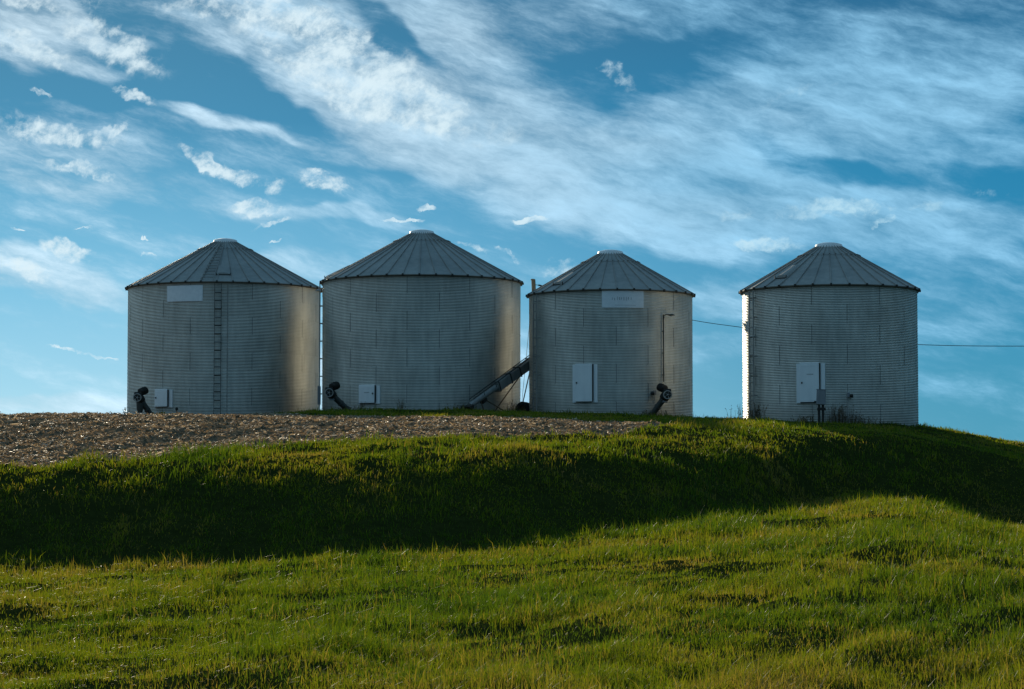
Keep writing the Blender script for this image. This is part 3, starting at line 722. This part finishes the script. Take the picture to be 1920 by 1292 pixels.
# ------------------------------------------------------------------ unloading augers with their power heads
def power_head(px_top, py_top, px_bot, Yd, label, side, spout, m='tube'):
    top = at(px_top, py_top, Yd)
    x_b = at(px_bot, 780, Yd + 0.5).x; gb = hz(x_b, Yd + 0.5)
    bot = Vector((x_b, Yd + 0.5, gb - 0.15))
    t = thing('unloading_auger', label, 'auger', (bot.x, bot.y, gb))
    O = Vector((bot.x, bot.y, gb)); T = top - O; Bt = bot - O
    d = (T - Bt).normalized(); ex = Vector((1, 0, 0)); fw = Vector((0, -1, 0))
    mb = MB(); mb.tube([Bt, T], 0.13, 14)
    for f in (0.3, 0.62, 0.9): mb.revolve(Bt.lerp(T, f) - d * 0.02, d, [(0.13, 0), (0.16, 0), (0.16, 0.04), (0.13, 0.04)], 14)
    mb.build('auger_tube', M['tube'], t)
    # gearbox and belt guard
    mb = MB(); mb.revolve(T - d * 0.08, d, [(0.001, 0), (0.20, 0), (0.215, 0.14), (0.18, 0.28), (0.001, 0.30)], 14)
    mb.box(T + d * 0.18 + Vector((0, 0, 0.05)), ex, (0, 1, 0), (0, 0, 1), 0.18, 0.19, 0.17, 0, 0.03)
    mb.build('gearbox', M['dark'], t)
    # motor: finned cylinder above the head
    mc = T + Vector((side * 0.10, 0.02, 0.40)); ax = Vector((side * 0.5, 0.6, 0.25)).normalized(); mb = MB()
    prof = [(0.001, 0), (0.14, 0.0)]
    for k in range(7): prof += [(0.18, 0.02 + k * 0.05), (0.18, 0.04 + k * 0.05), (0.15, 0.045 + k * 0.05), (0.15, 0.06 + k * 0.05)]
    prof += [(0.17, 0.38), (0.08, 0.42), (0.001, 0.42)]
    mb.revolve(mc - ax * 0.2, ax, prof, 14, 0, False)
    mb.box(mc + Vector((0, 0, 0.14)), ex, (0, 1, 0), (0, 0, 1), 0.06, 0.08, 0.05, 0, 0.01)
    mb.tube([mc - ax * 0.1, T + Vector((0, 0, 0.1))], 0.03, 6); mb.tube([mc + ax * 0.12, T + Vector((0, 0, 0.1))], 0.03, 6)
    mb.build('motor', M['dark'], t)
    # spoked pulley facing the camera
    pc = T + Vector((-side * 0.12, -0.22, 0.10)); mb = MB()
    mb.revolve(pc, fw, [(0.155, 0), (0.195, 0.0), (0.195, 0.04), (0.155, 0.04), (0.155, 0)], 20)
    mb.revolve(pc, fw, [(0.001, 0.05), (0.035, 0.05), (0.035, -0.02)], 10)
    for k in range(5):
        a = k * 2 * math.pi / 5; e = Vector((math.cos(a), 0, math.sin(a))); mb.tube([pc + fw * 0.02 + e * 0.03, pc + fw * 0.02 + e * 0.165], 0.017, 5)
    mb.build('pulley', M['steel'], t)
    pc2 = mc + Vector((0, -0.24, 0)); mb = MB(); mb.revolve(pc2, fw, [(0.001, 0.04), (0.06, 0.04), (0.065, 0.0), (0.001, 0)], 14)
    for s in (-1, 1):
        q = (pc2 - pc).cross(fw).normalized() * s; mb.tube([pc + fw * 0.02 + q * 0.19, pc2 + fw * 0.02 + q * 0.062], 0.01, 5)
    mb.build('drive_belt', M['rubber'], t)
    if spout:     # hanging discharge boot
        mb = MB(); vs = []
        sec = [(0.0, 0.19, 0.17, 0.0), (0.15, 0.19, 0.17, 0.0), (0.5, 0.15, 0.14, -0.02), (0.66, 0.10, 0.11, 0.0)]
        n = 12
        for (dz_, a_, b_, ox) in sec:
            for k in range(n):
                tt = 2 * math.pi * k / n; vs.append(T + Vector((ox - side * 0.02 + a_ * math.cos(tt), b_ * math.sin(tt), 0.08 - dz_)))
        fs = [(i * n + k, i * n + (k + 1) % n, (i + 1) * n + (k + 1) % n, (i + 1) * n + k) for i in range(3) for k in range(n)]
        mb.add(vs, fs, 0, True); mb.add(vs[-n:], [tuple(range(n))]); mb.build('discharge_boot', M['tube'], t)
    else:
        mb = MB(); mb.revolve(T + Vector((0, 0, 0.05)), (0, 0, -1), [(0.11, 0), (0.12, 0.1), (0.13, 0.26), (0.125, 0.27), (0.10, 0.1)], 14); mb.build('discharge_spout', M['box'], t)
    # prop under the tube
    mid = Bt.lerp(T, 0.55); g = hz(mid.x + O.x, mid.y + O.y) - O.z; mb = MB(); mb.tube([mid, (mid.x, mid.y, g - 0.05)], 0.02, 6); mb.build('prop', M['dark'], t)
    return t
power_head(264, 750, 296, B1.cy - 5.0, 'dark auger with a hanging boot, beside the leftmost bin\'s small door', 1, True)
power_head(623, 741, 665, B2.cy - 4.9, 'dark auger with a spoked pulley at the left foot of the tallest bin', 1, False)
power_head(1246, 745, 1212, B3.cy - 3.75, 'dark auger leaning right, on the sunlit flank of the third bin', -1, False)

# ------------------------------------------------------------------ portable grain elevator between bins two and three
def elevator():
    Y0 = B2.cy - 5.6
    lo = at(878, 763, Y0); hi = at(1040, 648, B3.cy + 4.4 - 3.0)
    hi = at(1012, 668, Y0 + 4.2)
    g = hz(lo.x, lo.y); t = thing('grain_elevator', 'long inclined grain elevator on rusty legs between the second and third bins', 'grain elevator', (lo.x, lo.y, g))
    O = Vector((lo.x, lo.y, g)); A = lo - O; Bv = hi - O; d = (Bv - A).normalized(); s = d.cross(Vector((0, 0, 1))).normalized(); u = s.cross(d).normalized(); Ln = (Bv - A).length
    def P(f, a=0, b=0): return A + d * (Ln * f) + s * a + u * b
    mb = MB(); mb.tube([P(0.02), P(0.42)], 0.13, 12); mb.build('lower_tube', M['chute'], t)
    mb = MB()
    cc = P(0.69); mb.box(cc, d, s, u, Ln * 0.31, 0.17, 0.21, 0, 0.02)
    for f in (0.39, 0.55, 0.68, 0.86): mb.box(P(f), d, s, u, 0.025, 0.19, 0.235, 1)
    mb.build('trough', [M['chute'], M['dark']], t)
    mb = MB()
    for a in (-0.12, 0.12): mb.tube([P(0.06, a, 0.22), P(1.0, a, 0.29)], 0.022, 6)
    for f in (0.2, 0.36, 0.55, 0.72, 0.88): mb.tube([P(f, -0.12, 0.20), P(f, -0.12, 0.05)], 0.014, 5); mb.tube([P(f, 0.12, 0.20), P(f, 0.12, 0.05)], 0.014, 5)
    mb.build('truss_rail', M['dark'], t)
    mb = MB(); mb.box(P(0.01, 0, -0.05), d, s, u, 0.16, 0.16, 0.11, 0, 0.03); mb.box(P(-0.035, 0, 0.10), (1, 0, 0), (0, 1, 0), (0, 0, 1), 0.17, 0.10, 0.035, 0, 0.01); mb.build('hopper', M['dark'], t)
    mb = MB(); mb.revolve(P(0.2, -0.05, -0.2) - d * 0.15, d, [(0.001, 0), (0.11, 0.0), (0.12, 0.1), (0.12, 0.3), (0.09, 0.34), (0.001, 0.34)], 14); mb.box(P(0.2, 0, -0.12), d, s, u, 0.12, 0.08, 0.05, 0, 0.01); mb.build('motor', M['dark'], t)
    def leg(p0, px, py, Yl, r=0.028):
        q = at(px, py, Yl); q.z = hz(q.x, q.y) - 0.04; mb = MB(); mb.tube([p0, q - O], r, 6); mb.build('leg', M['rust'], t)
    leg(P(0.16, 0, -0.1), 908, 775, Y0 + 0.3)
    leg(P(0.68, 0.13, -0.15), 925, 775, Y0 + 0.6)
    leg(P(0.22, -0.1, -0.16), 953, 775, Y0 + 0.5)
    a = P(0.83, 0.1, -0.16); mb = MB(); ww = at(977, 770, Y0 + 3.2) - O; mb.tube([a, (ww.x, ww.y, ww.z)], 0.026, 6); mb.box(a + Vector((0, 0, -0.02)), d, s, (0, 0, 1), 0.10, 0.16, 0.03); mb.build('leg', M['rust'], t)
    for off in (0.0, 1.25):
        wc = Vector((ww.x + 0.08 + off * 0.10, ww.y + off, hz(ww.x + O.x, ww.y + off + O.y) - O.z + 0.26)); axw = Vector((0.25, 1, 0)).normalized(); mb = MB()
        mb.revolve(wc, axw, [(0.15, -0.10), (0.27, -0.09), (0.31, -0.05), (0.31, 0.05), (0.27, 0.09), (0.15, 0.10)], 28); w = mb.build('wheel', M['rubber'], t)
        mb = MB(); mb.revolve(wc, axw, [(0.001, -0.06), (0.05, -0.06), (0.06, -0.03), (0.14, -0.03), (0.155, -0.08), (0.155, 0.08), (0.001, 0.08)], 20); mb.build('rim', M['rust'], w)
    mb = MB(); mb.tube([Vector((ww.x + 0.08, ww.y, hz(ww.x + O.x, ww.y + O.y) - O.z + 0.26)), Vector((ww.x + 0.205, ww.y + 1.25, hz(ww.x + O.x, ww.y + 1.25 + O.y) - O.z + 0.26))], 0.03, 8); mb.build('axle', M['rust'], t)
elevator()

# ------------------------------------------------------------------ disconnect box on its posts in front of bin 4
Yb = B4.cy - 5.6; c = at(1539.5, 745, Yb); g = hz(c.x, Yb); O = Vector((c.x, Yb, g))
t = thing('electrical_box', 'tilted grey switch box on two dark posts, in front of the detached bin\'s door', 'electrical box', O)
mb = MB(); tilt = R(-2); ux = Vector((math.cos(tilt), -0.25, math.sin(tilt))).normalized(); uz = Vector((-math.sin(tilt), 0, math.cos(tilt))); uy = uz.cross(ux).normalized(); uz = ux.cross(uy)
cc = Vector((0, 0, c.z - g)); hh = 0.295
mb.box(cc, ux, uy, uz, 0.175, 0.10, hh, 0, 0.015); bx_ = mb.build('enclosure', M['box'], t)
mb = MB(); mb.box(cc - uy * 0.112, ux, uy, uz, 0.165, 0.010, hh - 0.015, 0, 0.005); mb.box(cc + uz * (hh + 0.012), ux, uy, uz, 0.19, 0.125, 0.010); mb.build('lid', M['box'], t)
mb = MB(); mb.box(cc - ux * 0.22 + uz * -0.18, ux, uy, uz, 0.05, 0.03, 0.03, 0, 0.008); mb.build('switch_lever', M['dark'], t)
for s in (-1, 1):
    mb = MB(); mb.box(Vector((s * 0.075, 0.05, (c.z - g - hh) / 2 - 0.05)), (1, 0, 0), (0, 1, 0), (0, 0, 1), 0.045, 0.045, (c.z - g - hh) / 2 + 0.1, 0, 0.008); mb.build('post', M['dark'], t)
mb = MB(); mb.box(Vector((0.02, 0.03, (c.z - g - hh) * 0.78)), (1, 0, 0), (0, 1, 0), (0, 0, 1), 0.16, 0.06, 0.06, 0, 0.01); mb.build('bracket', M['dark'], t)

# ------------------------------------------------------------------ utility pole and line
Yp = 118.0; top = at(1000, 524, Yp); gx = hz(top.x, Yp); O = Vector((top.x, Yp, gx))
t = thing('utility_pole', 'wooden utility pole showing only its top behind the eave of the third bin', 'utility pole', O)
mb = MB(); mb.tube([(0.35, 0, -0.3), (0.0, 0, top.z - gx)], 0.17, 14, r2=0.115); mb.build('pole', M['wood'], t)
mb = MB(); ipt = Vector((0.12, -0.02, top.z - gx - 0.30)); mb.tube([ipt, ipt + Vector((0.22, -0.05, -0.03))], 0.018, 6)
mb.revolve(ipt + Vector((0.16, -0.04, -0.02)), (1, -0.2, -0.25), [(0.001, 0), (0.04, 0.0), (0.055, 0.05), (0.035, 0.08), (0.055, 0.12), (0.035, 0.16), (0.055, 0.2), (0.001, 0.24)], 10); mb.build('insulator', M['dark'], t)
mb = MB(); mb.revolve(Vector((-0.03, 0, top.z - gx)), (0, 0, 1), [(0.12, -0.04), (0.125, 0.0), (0.09, 0.03), (0.001, 0.035)], 14); mb.build('pole_cap', M['wood'], t)
wq = O + ipt + Vector((0.38, -0.08, -0.08))
def wire(name, pts, r, label, cat):
    mb = MB(); mb.tube(pts, r, 6); o = mb.build(name, M['cable'], None); return tag(o, label, cat)
def smooth_path(cps, n=14):
    out = []
    for i in range(len(cps) - 1):
        p0 = cps[max(i - 1, 0)]; p1 = cps[i]; p2 = cps[i + 1]; p3 = cps[min(i + 2, len(cps) - 1)]
        for k in range(n):
            s = k / n; out.append(0.5 * ((2 * p1) + (p2 - p0) * s + (2 * p0 - 5 * p1 + 4 * p2 - p3) * s * s + (3 * p1 - p0 - 3 * p2 + p3) * s ** 3))
    out.append(cps[-1]); return out
wire('power_line', smooth_path([wq, at(1150, 570, 115.5), at(1297, 600, 113), at(1392, 614, 111.5), at(1550, 635, 109), at(1719, 646, 106.5), at(1900, 649, 104), at(2150, 646, 101), at(2500, 620, 97)]), 0.016, 'thin dark power line running right from the pole past the detached bin', 'power line')
wire('guy_wire', [O + Vector((-0.02, -0.05, top.z - gx - 0.45)), at(975, 790, Yp - 4)], 0.012, 'thin slanting guy wire seen in the gap left of the third bin', 'wire')
gw = bpy.data.objects['guy_wire']

# ------------------------------------------------------------------ weeds round the bins
def weed_clump(px, Yw, h, n, spread, tint, label, wfac=1.0):
    q = at(px, 780, Yw); X0 = q.x; g = hz(X0, Yw)
    rs = np.random.default_rng(int(px) + n)
    mb = MB(); tints = []
    for k in range(n):
        bx, by = rs.normal(0, spread * 0.5), rs.normal(0, 0.14); a = rs.uniform(0, 6.28); hh = h * rs.uniform(0.45, 1.05); ln = rs.uniform(0.05, 0.4) * hh
        p0 = Vector((bx, by, hz(X0 + bx, Yw + by) - g - 0.03)); p1 = p0 + Vector((math.cos(a) * ln * 0.35, math.sin(a) * ln * 0.35, hh * 0.6)); p2 = p0 + Vector((math.cos(a) * ln, math.sin(a) * ln, hh))
        mb.tube([p0, p1, p2], 0.007 * wfac, 3, 0, False, 0.003); 
        for j in range(5):
            f = rs.uniform(0.25, 1.0); pp = p0.lerp(p2, f); aa = rs.uniform(0, 6.28); L_ = rs.uniform(0.04, 0.11); e = Vector((math.cos(aa), math.sin(aa), rs.uniform(-0.1, 0.9))).normalized() * L_; sd = e.cross(Vector((0, 0, 1))).normalized() * L_ * 0.22
            mb.add([pp, pp + e * 0.5 + sd, pp + e, pp + e * 0.5 - sd], [(0, 1, 2, 3)])
    o = mb.build('weed_clump', M['weed']); o.location = (X0, Yw, g)
    at_ = o.data.attributes.new('tint', 'FLOAT', 'POINT'); at_.data.foreach_set('value', np.clip(rs.normal(tint, 0.12, len(mb.v)), 0, 1).astype(np.float32))
    tag(o, label, 'weeds', 'weeds at the feet of the bins')
weed_clump(1577, B4.cy - 4.0, 0.80, 90, 0.75, 0.15, 'reddish dead weeds just right of the switch box posts')
weed_clump(1417, B4.cy - 3.2, 0.75, 50, 0.32, 0.3, 'pale dry weeds at the foot of the detached bin\'s ladder')
weed_clump(1389, B4.cy - 1.2, 0.65, 26, 0.5, 0.4, 'wispy weed stalks against the sky by the sunlit edge of the detached bin')
weed_clump(1508, B4.cy - 4.0, 0.35, 44, 0.5, 0.4, 'low weeds under the door of the detached bin')
weed_clump(1622, B4.cy - 3.9, 0.40, 44, 0.55, 0.3, 'low brown weeds under the right half of the detached bin')
weed_clump(645, B2.cy - 4.9, 0.36, 60, 0.6, 0.4, 'weeds round the foot of the auger with the spoked pulley')
weed_clump(676, B2.cy - 4.9, 0.50, 24, 0.3, 0.5, 'small leafy weed below the tallest bin\'s door')
weed_clump(868, B2.cy - 5.2, 0.38, 60, 0.55, 0.5, 'dark weeds round the low end of the grain elevator')
weed_clump(752, B2.cy - 5.0, 0.62, 18, 0.16, 0.6, 'few thin weed stalks right of the tallest bin\'s door')
weed_clump(964, B2.cy - 3.4, 0.60, 34, 0.45, 0.5, 'tall weeds between the elevator legs and its wheel')
weed_clump(1225, B3.cy - 4.0, 0.42, 70, 0.7, 0.35, 'brown weeds at the foot of the auger on the third bin')
weed_clump(1251, B3.cy - 3.7, 0.62, 12, 0.3, 0.4, 'thin weed stalks right of the auger on the third bin')
weed_clump(307, 66.0, 0.16, 40, 0.25, 0.9, 'bright green weed tuft at the field crest under the small door of the leftmost bin')
weed_clump(234, 66.0, 0.30, 7, 0.05, 0.6, 'single upright weed on the field crest just left of the leftmost bin')

# ------------------------------------------------------------------ sun and sky
SUN_AZ, SUN_EL = -14.0, 13.6           # degrees from straight ahead (+ right), elevation
sd = bpy.data.lights.new('sun', 'SUN'); so = bpy.data.objects.new('sun', sd); COL.objects.link(so)
sd.energy = 4.8; sd.angle = R(0.53); sd.color = (1.0, 0.87, 0.64)
to_sun = Vector((math.sin(R(SUN_AZ)) * math.cos(R(SUN_EL)), math.cos(R(SUN_AZ)) * math.cos(R(SUN_EL)), math.sin(R(SUN_EL))))
so.rotation_euler = to_sun.to_track_quat('Z', 'Y').to_euler(); so.location = to_sun * 200

w = bpy.data.worlds.new('World'); scene.world = w; w.use_nodes = True
w.cycles.sampling_method = 'MANUAL'; w.cycles.sample_map_resolution = 256
nt = w.node_tree; nt.nodes.clear(); L = nt.links
def math_(op, a, b=None, c=None, clamp=False):
    n = nt.nodes.new('ShaderNodeMath'); n.operation = op; n.use_clamp = clamp
    for i, x in enumerate((a, b, c)):
        if x is None: continue
        if isinstance(x, (int, float)): n.inputs[i].default_value = x
        else: L.new(x, n.inputs[i])
    return n.outputs[0]
def mixc(f, a, b):
    n = nt.nodes.new('ShaderNodeMix'); n.data_type = 'RGBA'
    for i, x in ((0, f), (6, a), (7, b)):
        if isinstance(x, (int, float)): n.inputs[i].default_value = x
        elif isinstance(x, tuple): n.inputs[i].default_value = (*x, 1)
        else: L.new(x, n.inputs[i])
    return n.outputs[2]
tc = nt.nodes.new('ShaderNodeTexCoord'); sx = nt.nodes.new('ShaderNodeSeparateXYZ'); L.new(tc.outputs['Generated'], sx.inputs[0])
az = math_('ARCTAN2', sx.outputs[0], sx.outputs[1]); el = math_('ARCSINE', sx.outputs[2])
U = math_('MULTIPLY', az, 4.0); V_ = math_('MULTIPLY', el, 4.0)
cmb = nt.nodes.new('ShaderNodeCombineXYZ'); L.new(U, cmb.inputs[0]); L.new(V_, cmb.inputs[1])
P0 = cmb.outputs[0]
def vmath(op, a, b):
    n = nt.nodes.new('ShaderNodeVectorMath'); n.operation = op
    for i, x in enumerate((a, b)):
        if isinstance(x, tuple): n.inputs[i].default_value = x
        else: L.new(x, n.inputs[i])
    return n.outputs[0]
def noise(vec, scale, det=6, rough=0.6, rot=0, sxy=(1, 1), off=(0, 0, 0), dist=0.0, color=False):
    # rot: degrees the streaks run downwards to the right
    mp = nt.nodes.new('ShaderNodeMapping'); mp.vector_type = 'TEXTURE'
    mp.inputs['Location'].default_value = off; mp.inputs['Rotation'].default_value = (0, 0, R(-rot)); mp.inputs['Scale'].default_value = (sxy[0], sxy[1], 1)
    L.new(vec, mp.inputs[0]); n = nt.nodes.new('ShaderNodeTexNoise'); L.new(mp.outputs[0], n.inputs['Vector'])
    n.inputs['Scale'].default_value = scale; n.inputs['Detail'].default_value = det; n.inputs['Roughness'].default_value = rough; n.inputs['Distortion'].default_value = dist
    return n.outputs['Color' if color else 'Fac']
def warp(vec, scale, amp, off):
    c = noise(vec, scale, 3, 0.6, color=True, off=off)
    d = vmath('SUBTRACT', c, (0.5, 0.5, 0.5)); s_ = nt.nodes.new('ShaderNodeVectorMath'); s_.operation = 'SCALE'; L.new(d, s_.inputs[0]); s_.inputs['Scale'].default_value = amp
    return vmath('ADD', vec, s_.outputs[0])
def mrange(x, a, b, c=0.0, d=1.0, smooth=True):
    n = nt.nodes.new('ShaderNodeMapRange'); n.interpolation_type = 'SMOOTHSTEP' if smooth else 'LINEAR'
    L.new(x, n.inputs[0])
    for i, v in enumerate((a, b, c, d)): n.inputs[1 + i].default_value = v
    return n.outputs[0]
def blobs(vec, lst, edge=0.6):
    acc = None
    for (cx, cy, rx, ry, rot, wgt) in lst:
        mp = nt.nodes.new('ShaderNodeMapping'); mp.vector_type = 'TEXTURE'
        mp.inputs['Location'].default_value = ((cx - 960) / 1000, (874 - cy) / 1000, 0); mp.inputs['Rotation'].default_value = (0, 0, R(-rot)); mp.inputs['Scale'].default_value = (rx / 1000, ry / 1000, 1)
        L.new(vec, mp.inputs[0]); g = nt.nodes.new('ShaderNodeTexGradient'); g.gradient_type = 'SPHERICAL'; L.new(mp.outputs[0], g.inputs[0])
        sm = mrange(g.outputs['Fac'], 0.0, edge, 0, wgt)
        acc = sm if acc is None else math_('ADD', sm, acc)
    return acc
def ramp_(stops, fac):
    r = nt.nodes.new('ShaderNodeValToRGB'); e = r.color_ramp.elements
    while len(e) < len(stops): e.new(0.5)
    for i, (p, c) in enumerate(stops): e[i].position = p; e[i].color = (*c, 1)
    L.new(fac, r.inputs[0]); return r.outputs[0]
def scale_(col, f):
    n = nt.nodes.new('ShaderNodeVectorMath'); n.operation = 'SCALE'
    if isinstance(col, tuple): n.inputs[0].default_value = col
    else: L.new(col, n.inputs[0])
    if isinstance(f, (int, float)): n.inputs['Scale'].default_value = f
    else: L.new(f, n.inputs['Scale'])
    return n.outputs[0]

sky = nt.nodes.new('ShaderNodeTexSky'); sky.sky_type = 'NISHITA'; sky.sun_disc = False
sky.sun_elevation = R(SUN_EL); sky.sun_rotation = R(SUN_AZ); sky.air_density = 1.0; sky.dust_density = 0.3; sky.ozone_density = 3.0
sepc = nt.nodes.new('ShaderNodeSeparateColor'); L.new(sky.outputs[0], sepc.inputs[0])
K = 10.0                                            # world strength is 0.1
gl = ramp_([(0.0, (.54, .72, .86)), (0.15, (.36, .60, .78)), (0.32, (.22, .49, .69)), (0.5, (.12, .36, .55)), (0.64, (.045, .22, .38)), (0.85, (.04, .17, .29))], V_)
gr = ramp_([(0.0, (.075, .33, .49)), (0.15, (.05, .29, .46)), (0.4, (.022, .235, .42)), (0.6, (.012, .20, .37)), (0.85, (.02, .13, .25))], V_)
grad = scale_(mixc(mrange(U, -0.75, 0.95), gl, gr), K * 0.92)
tintn = scale_(sky.outputs[0], 0.10)
base = vmath('ADD', grad, vmath('MULTIPLY', tintn, (0.35, 0.7, 0.9)))

W1 = warp(P0, 3.2, 0.17, (3, 1, 0)); W2 = warp(W1, 12, 0.05, (7, 2, 0)); W3 = warp(warp(warp(P0, 5.0, 0.06, (4, 1, 0)), 17, 0.035, (6, 6, 0)), 50, 0.022, (1, 5, 0))
N1 = warp(P0, 4.0, 0.05, (8, 4, 0)); N2 = warp(N1, 22, 0.012, (2, 9, 0))
veil_b = blobs(W1, [
 (740, 130, 470, 190, 22, 0.85), (960, 265, 600, 120, 12, 1.2), (1250, 340, 620, 140, 9, 1.0), (1560, 260, 560, 190, 5, 0.6), (1650, 130, 480, 160, -8, 0.5),
 (450, 235, 230, 24, 14, 0.85), (700, 290, 260, 34, 12, 0.7), (60, 35, 330, 50, 10, 0.8), (90, 110, 230, 60, 20, 0.55), (90, 300, 280, 100, 5, 0.42), (1190, 415, 330, 50, 9, 0.55), (1000, 60, 480, 70, -3, 0.35),
 (1500, 400, 480, 60, 2, 0.5), (1830, 430, 300, 60, -4, 0.5), (100, 545, 260, 62, 10, 0.75), (120, 768, 380, 22, 0, 0.6), (620, 400, 260, 20, 4, 0.5), (1750, 210, 330, 60, -14, 0.35),
 (1800, 540, 330, 120, 5, 0.45), (1400, 560, 260, 50, 6, 0.4), (600, 500, 330, 40, 15, 0.3), (1345, 650, 340, 40, 0, 0.25), (250, 360, 400, 40, 4, 0.3),
 (800, 715, 330, 190, 0, 0.95)])
hole = blobs(W1, [(1290, 145, 240, 70, -22, 0.5), (1560, 315, 220, 34, 14, 0.85), (1860, 335, 150, 40, 0, 0.6), (400, 130, 150, 60, 20, 0.6), (480, 215, 260, 44, 20, 1.0), (735, 85, 130, 26, 40, 0.9),
 (170, 165, 240, 40, 10, 0.8), (230, 45, 80, 18, 20, 0.4), (1150, 230, 200, 36, 10, 0.3), (1250, 330, 260, 30, 4, 0.25)])
streak = noise(N1, 4.2, 10, 0.60, rot=13, sxy=(3.4, 0.62), off=(0.4, 0.9, 0))
fine = noise(N2, 14, 12, 0.68, rot=16, sxy=(2.4, 0.7), off=(0.2, 0.5, 0))
veil_b = math_('MULTIPLY', math_('SUBTRACT', 1.0, math_('EXPONENT', math_('MULTIPLY', veil_b, -1.25))), 1.0)
vd = math_('SUBTRACT', veil_b, math_('MULTIPLY', hole, 0.8))
vd = math_('ADD', vd, math_('MULTIPLY', math_('SUBTRACT', streak, 0.5), 1.8))
vd = math_('ADD', vd, math_('MULTIPLY', math_('SUBTRACT', fine, 0.5), 1.7))
veil = mrange(vd, -0.16, 1.12)
mot_b = blobs(W3, [(620, 110, 330, 105, 28, 0.95), (820, 220, 260, 60, 12, 0.5), (215, 105, 150, 44, 22, 0.75), (60, 112, 120, 32, 18, 0.8), (400, 32, 190, 30, 4, 0.6), (80, 28, 170, 26, 6, 0.7),
 (110, 258, 170, 34, 2, 0.85), (160, 322, 120, 18, 8, 0.75), (215, 248, 60, 14, -20, 0.75), (368, 295, 60, 24, 30, 0.9), (450, 332, 110, 22, 14, 0.85), (606, 338, 80, 28, 12, 0.85), (478, 388, 80, 28, -6, 1.1), (508, 420, 50, 9, -15, 0.9),
 (753, 415, 50, 5, 0, 1.3), (795, 389, 26, 9, 0, 1.1), (1000, 406, 46, 9, -8, 1.0), (1655, 424, 32, 11, -10, 1.1), (1632, 436, 14, 10, 20, 1.0), (1600, 395, 120, 20, 6, 0.7), (1430, 460, 110, 16, 4, 0.75),
 (135, 476, 70, 24, 5, 0.95), (50, 515, 110, 22, 12, 0.7), (280, 479, 22, 4, 0, 1.3), (46, 438, 18, 5, 0, 1.2), (170, 430, 24, 3, 0, 1.1), (275, 446, 10, 3, 0, 1.1), (255, 188, 56, 16, 22, 0.85), (80, 186, 40, 8, 5, 0.9),
 (517, 455, 16, 4, -15, 1.0), (880, 468, 40, 10, 14, 0.7), (955, 480, 50, 8, 25, 0.7), (1050, 505, 60, 20, 0, 0.6), (170, 666, 90, 6, 10, 1.3), (1480, 405, 220, 18, 4, 0.5), (1800, 390, 180, 20, -5, 0.5), (1520, 180, 120, 24, -12, 0.45), (1150, 140, 70, 24, 20, 0.6)])
m1 = noise(N2, 13, 12, 0.62, rot=-28, sxy=(1.5, 0.85), off=(1.7, 0.3, 0))
m2 = noise(N2, 40, 8, 0.68, off=(4.7, 1.3, 0))
mot_b = math_('MINIMUM', mot_b, 0.9)
md = math_('ADD', math_('MULTIPLY', mot_b, 0.85), math_('MULTIPLY', math_('SUBTRACT', m1, 0.5), 3.9))
md = math_('ADD', md, math_('MULTIPLY', math_('SUBTRACT', m2, 0.5), 2.6))
mot = math_('MULTIPLY', mrange(md, 0.05, 1.45), mrange(mot_b, 0.0, 0.8))
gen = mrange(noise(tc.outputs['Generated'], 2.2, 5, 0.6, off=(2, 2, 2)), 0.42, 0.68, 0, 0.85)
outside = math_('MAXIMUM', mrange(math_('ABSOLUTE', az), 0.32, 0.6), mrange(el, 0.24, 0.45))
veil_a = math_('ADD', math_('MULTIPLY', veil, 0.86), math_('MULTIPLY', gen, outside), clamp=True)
shade = noise(N1, 3.0, 4, 0.5, rot=10, sxy=(2, 0.8), off=(9, 3, 0))
lit = mrange(math_('ADD', U, math_('MULTIPLY', math_('SUBTRACT', shade, 0.5), 1.6)), -0.9, 0.7, 1.0, 0.0)     # thicker, brighter cloud on the sun's side
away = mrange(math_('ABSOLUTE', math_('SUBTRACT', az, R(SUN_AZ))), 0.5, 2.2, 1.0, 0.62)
veil_c = mixc(lit, (.36 * K, .64 * K, .85 * K), (.82 * K, .92 * K, 1.0 * K))
mot_c = mixc(mrange(U, -0.4, 0.9), (.86 * K, .91 * K, .93 * K), (.55 * K, .76 * K, .86 * K))
veil_c = scale_(veil_c, mrange(math_('ADD', streak, fine), 0.7, 1.35, 0.68, 1.22, False))
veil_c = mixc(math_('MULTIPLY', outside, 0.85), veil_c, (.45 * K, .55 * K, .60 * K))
sk = mixc(veil_a, base, veil_c)
sk = mixc(math_('MULTIPLY', mot, 0.9), sk, mot_c)
sk = vmath('MULTIPLY', sk, (0.87, 0.99, 1.04))
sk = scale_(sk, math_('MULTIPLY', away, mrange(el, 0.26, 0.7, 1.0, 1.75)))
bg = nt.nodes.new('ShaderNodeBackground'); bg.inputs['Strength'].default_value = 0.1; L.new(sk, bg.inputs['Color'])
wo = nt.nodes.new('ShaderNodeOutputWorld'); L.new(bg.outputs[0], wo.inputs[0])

scene.view_settings.view_transform = 'Standard'; scene.view_settings.look = 'None'; scene.view_settings.exposure = 0.0; scene.view_settings.gamma = 1.0
scene.render.engine = 'CYCLES'
scene.cycles.max_bounces = 6; scene.cycles.use_denoising = True
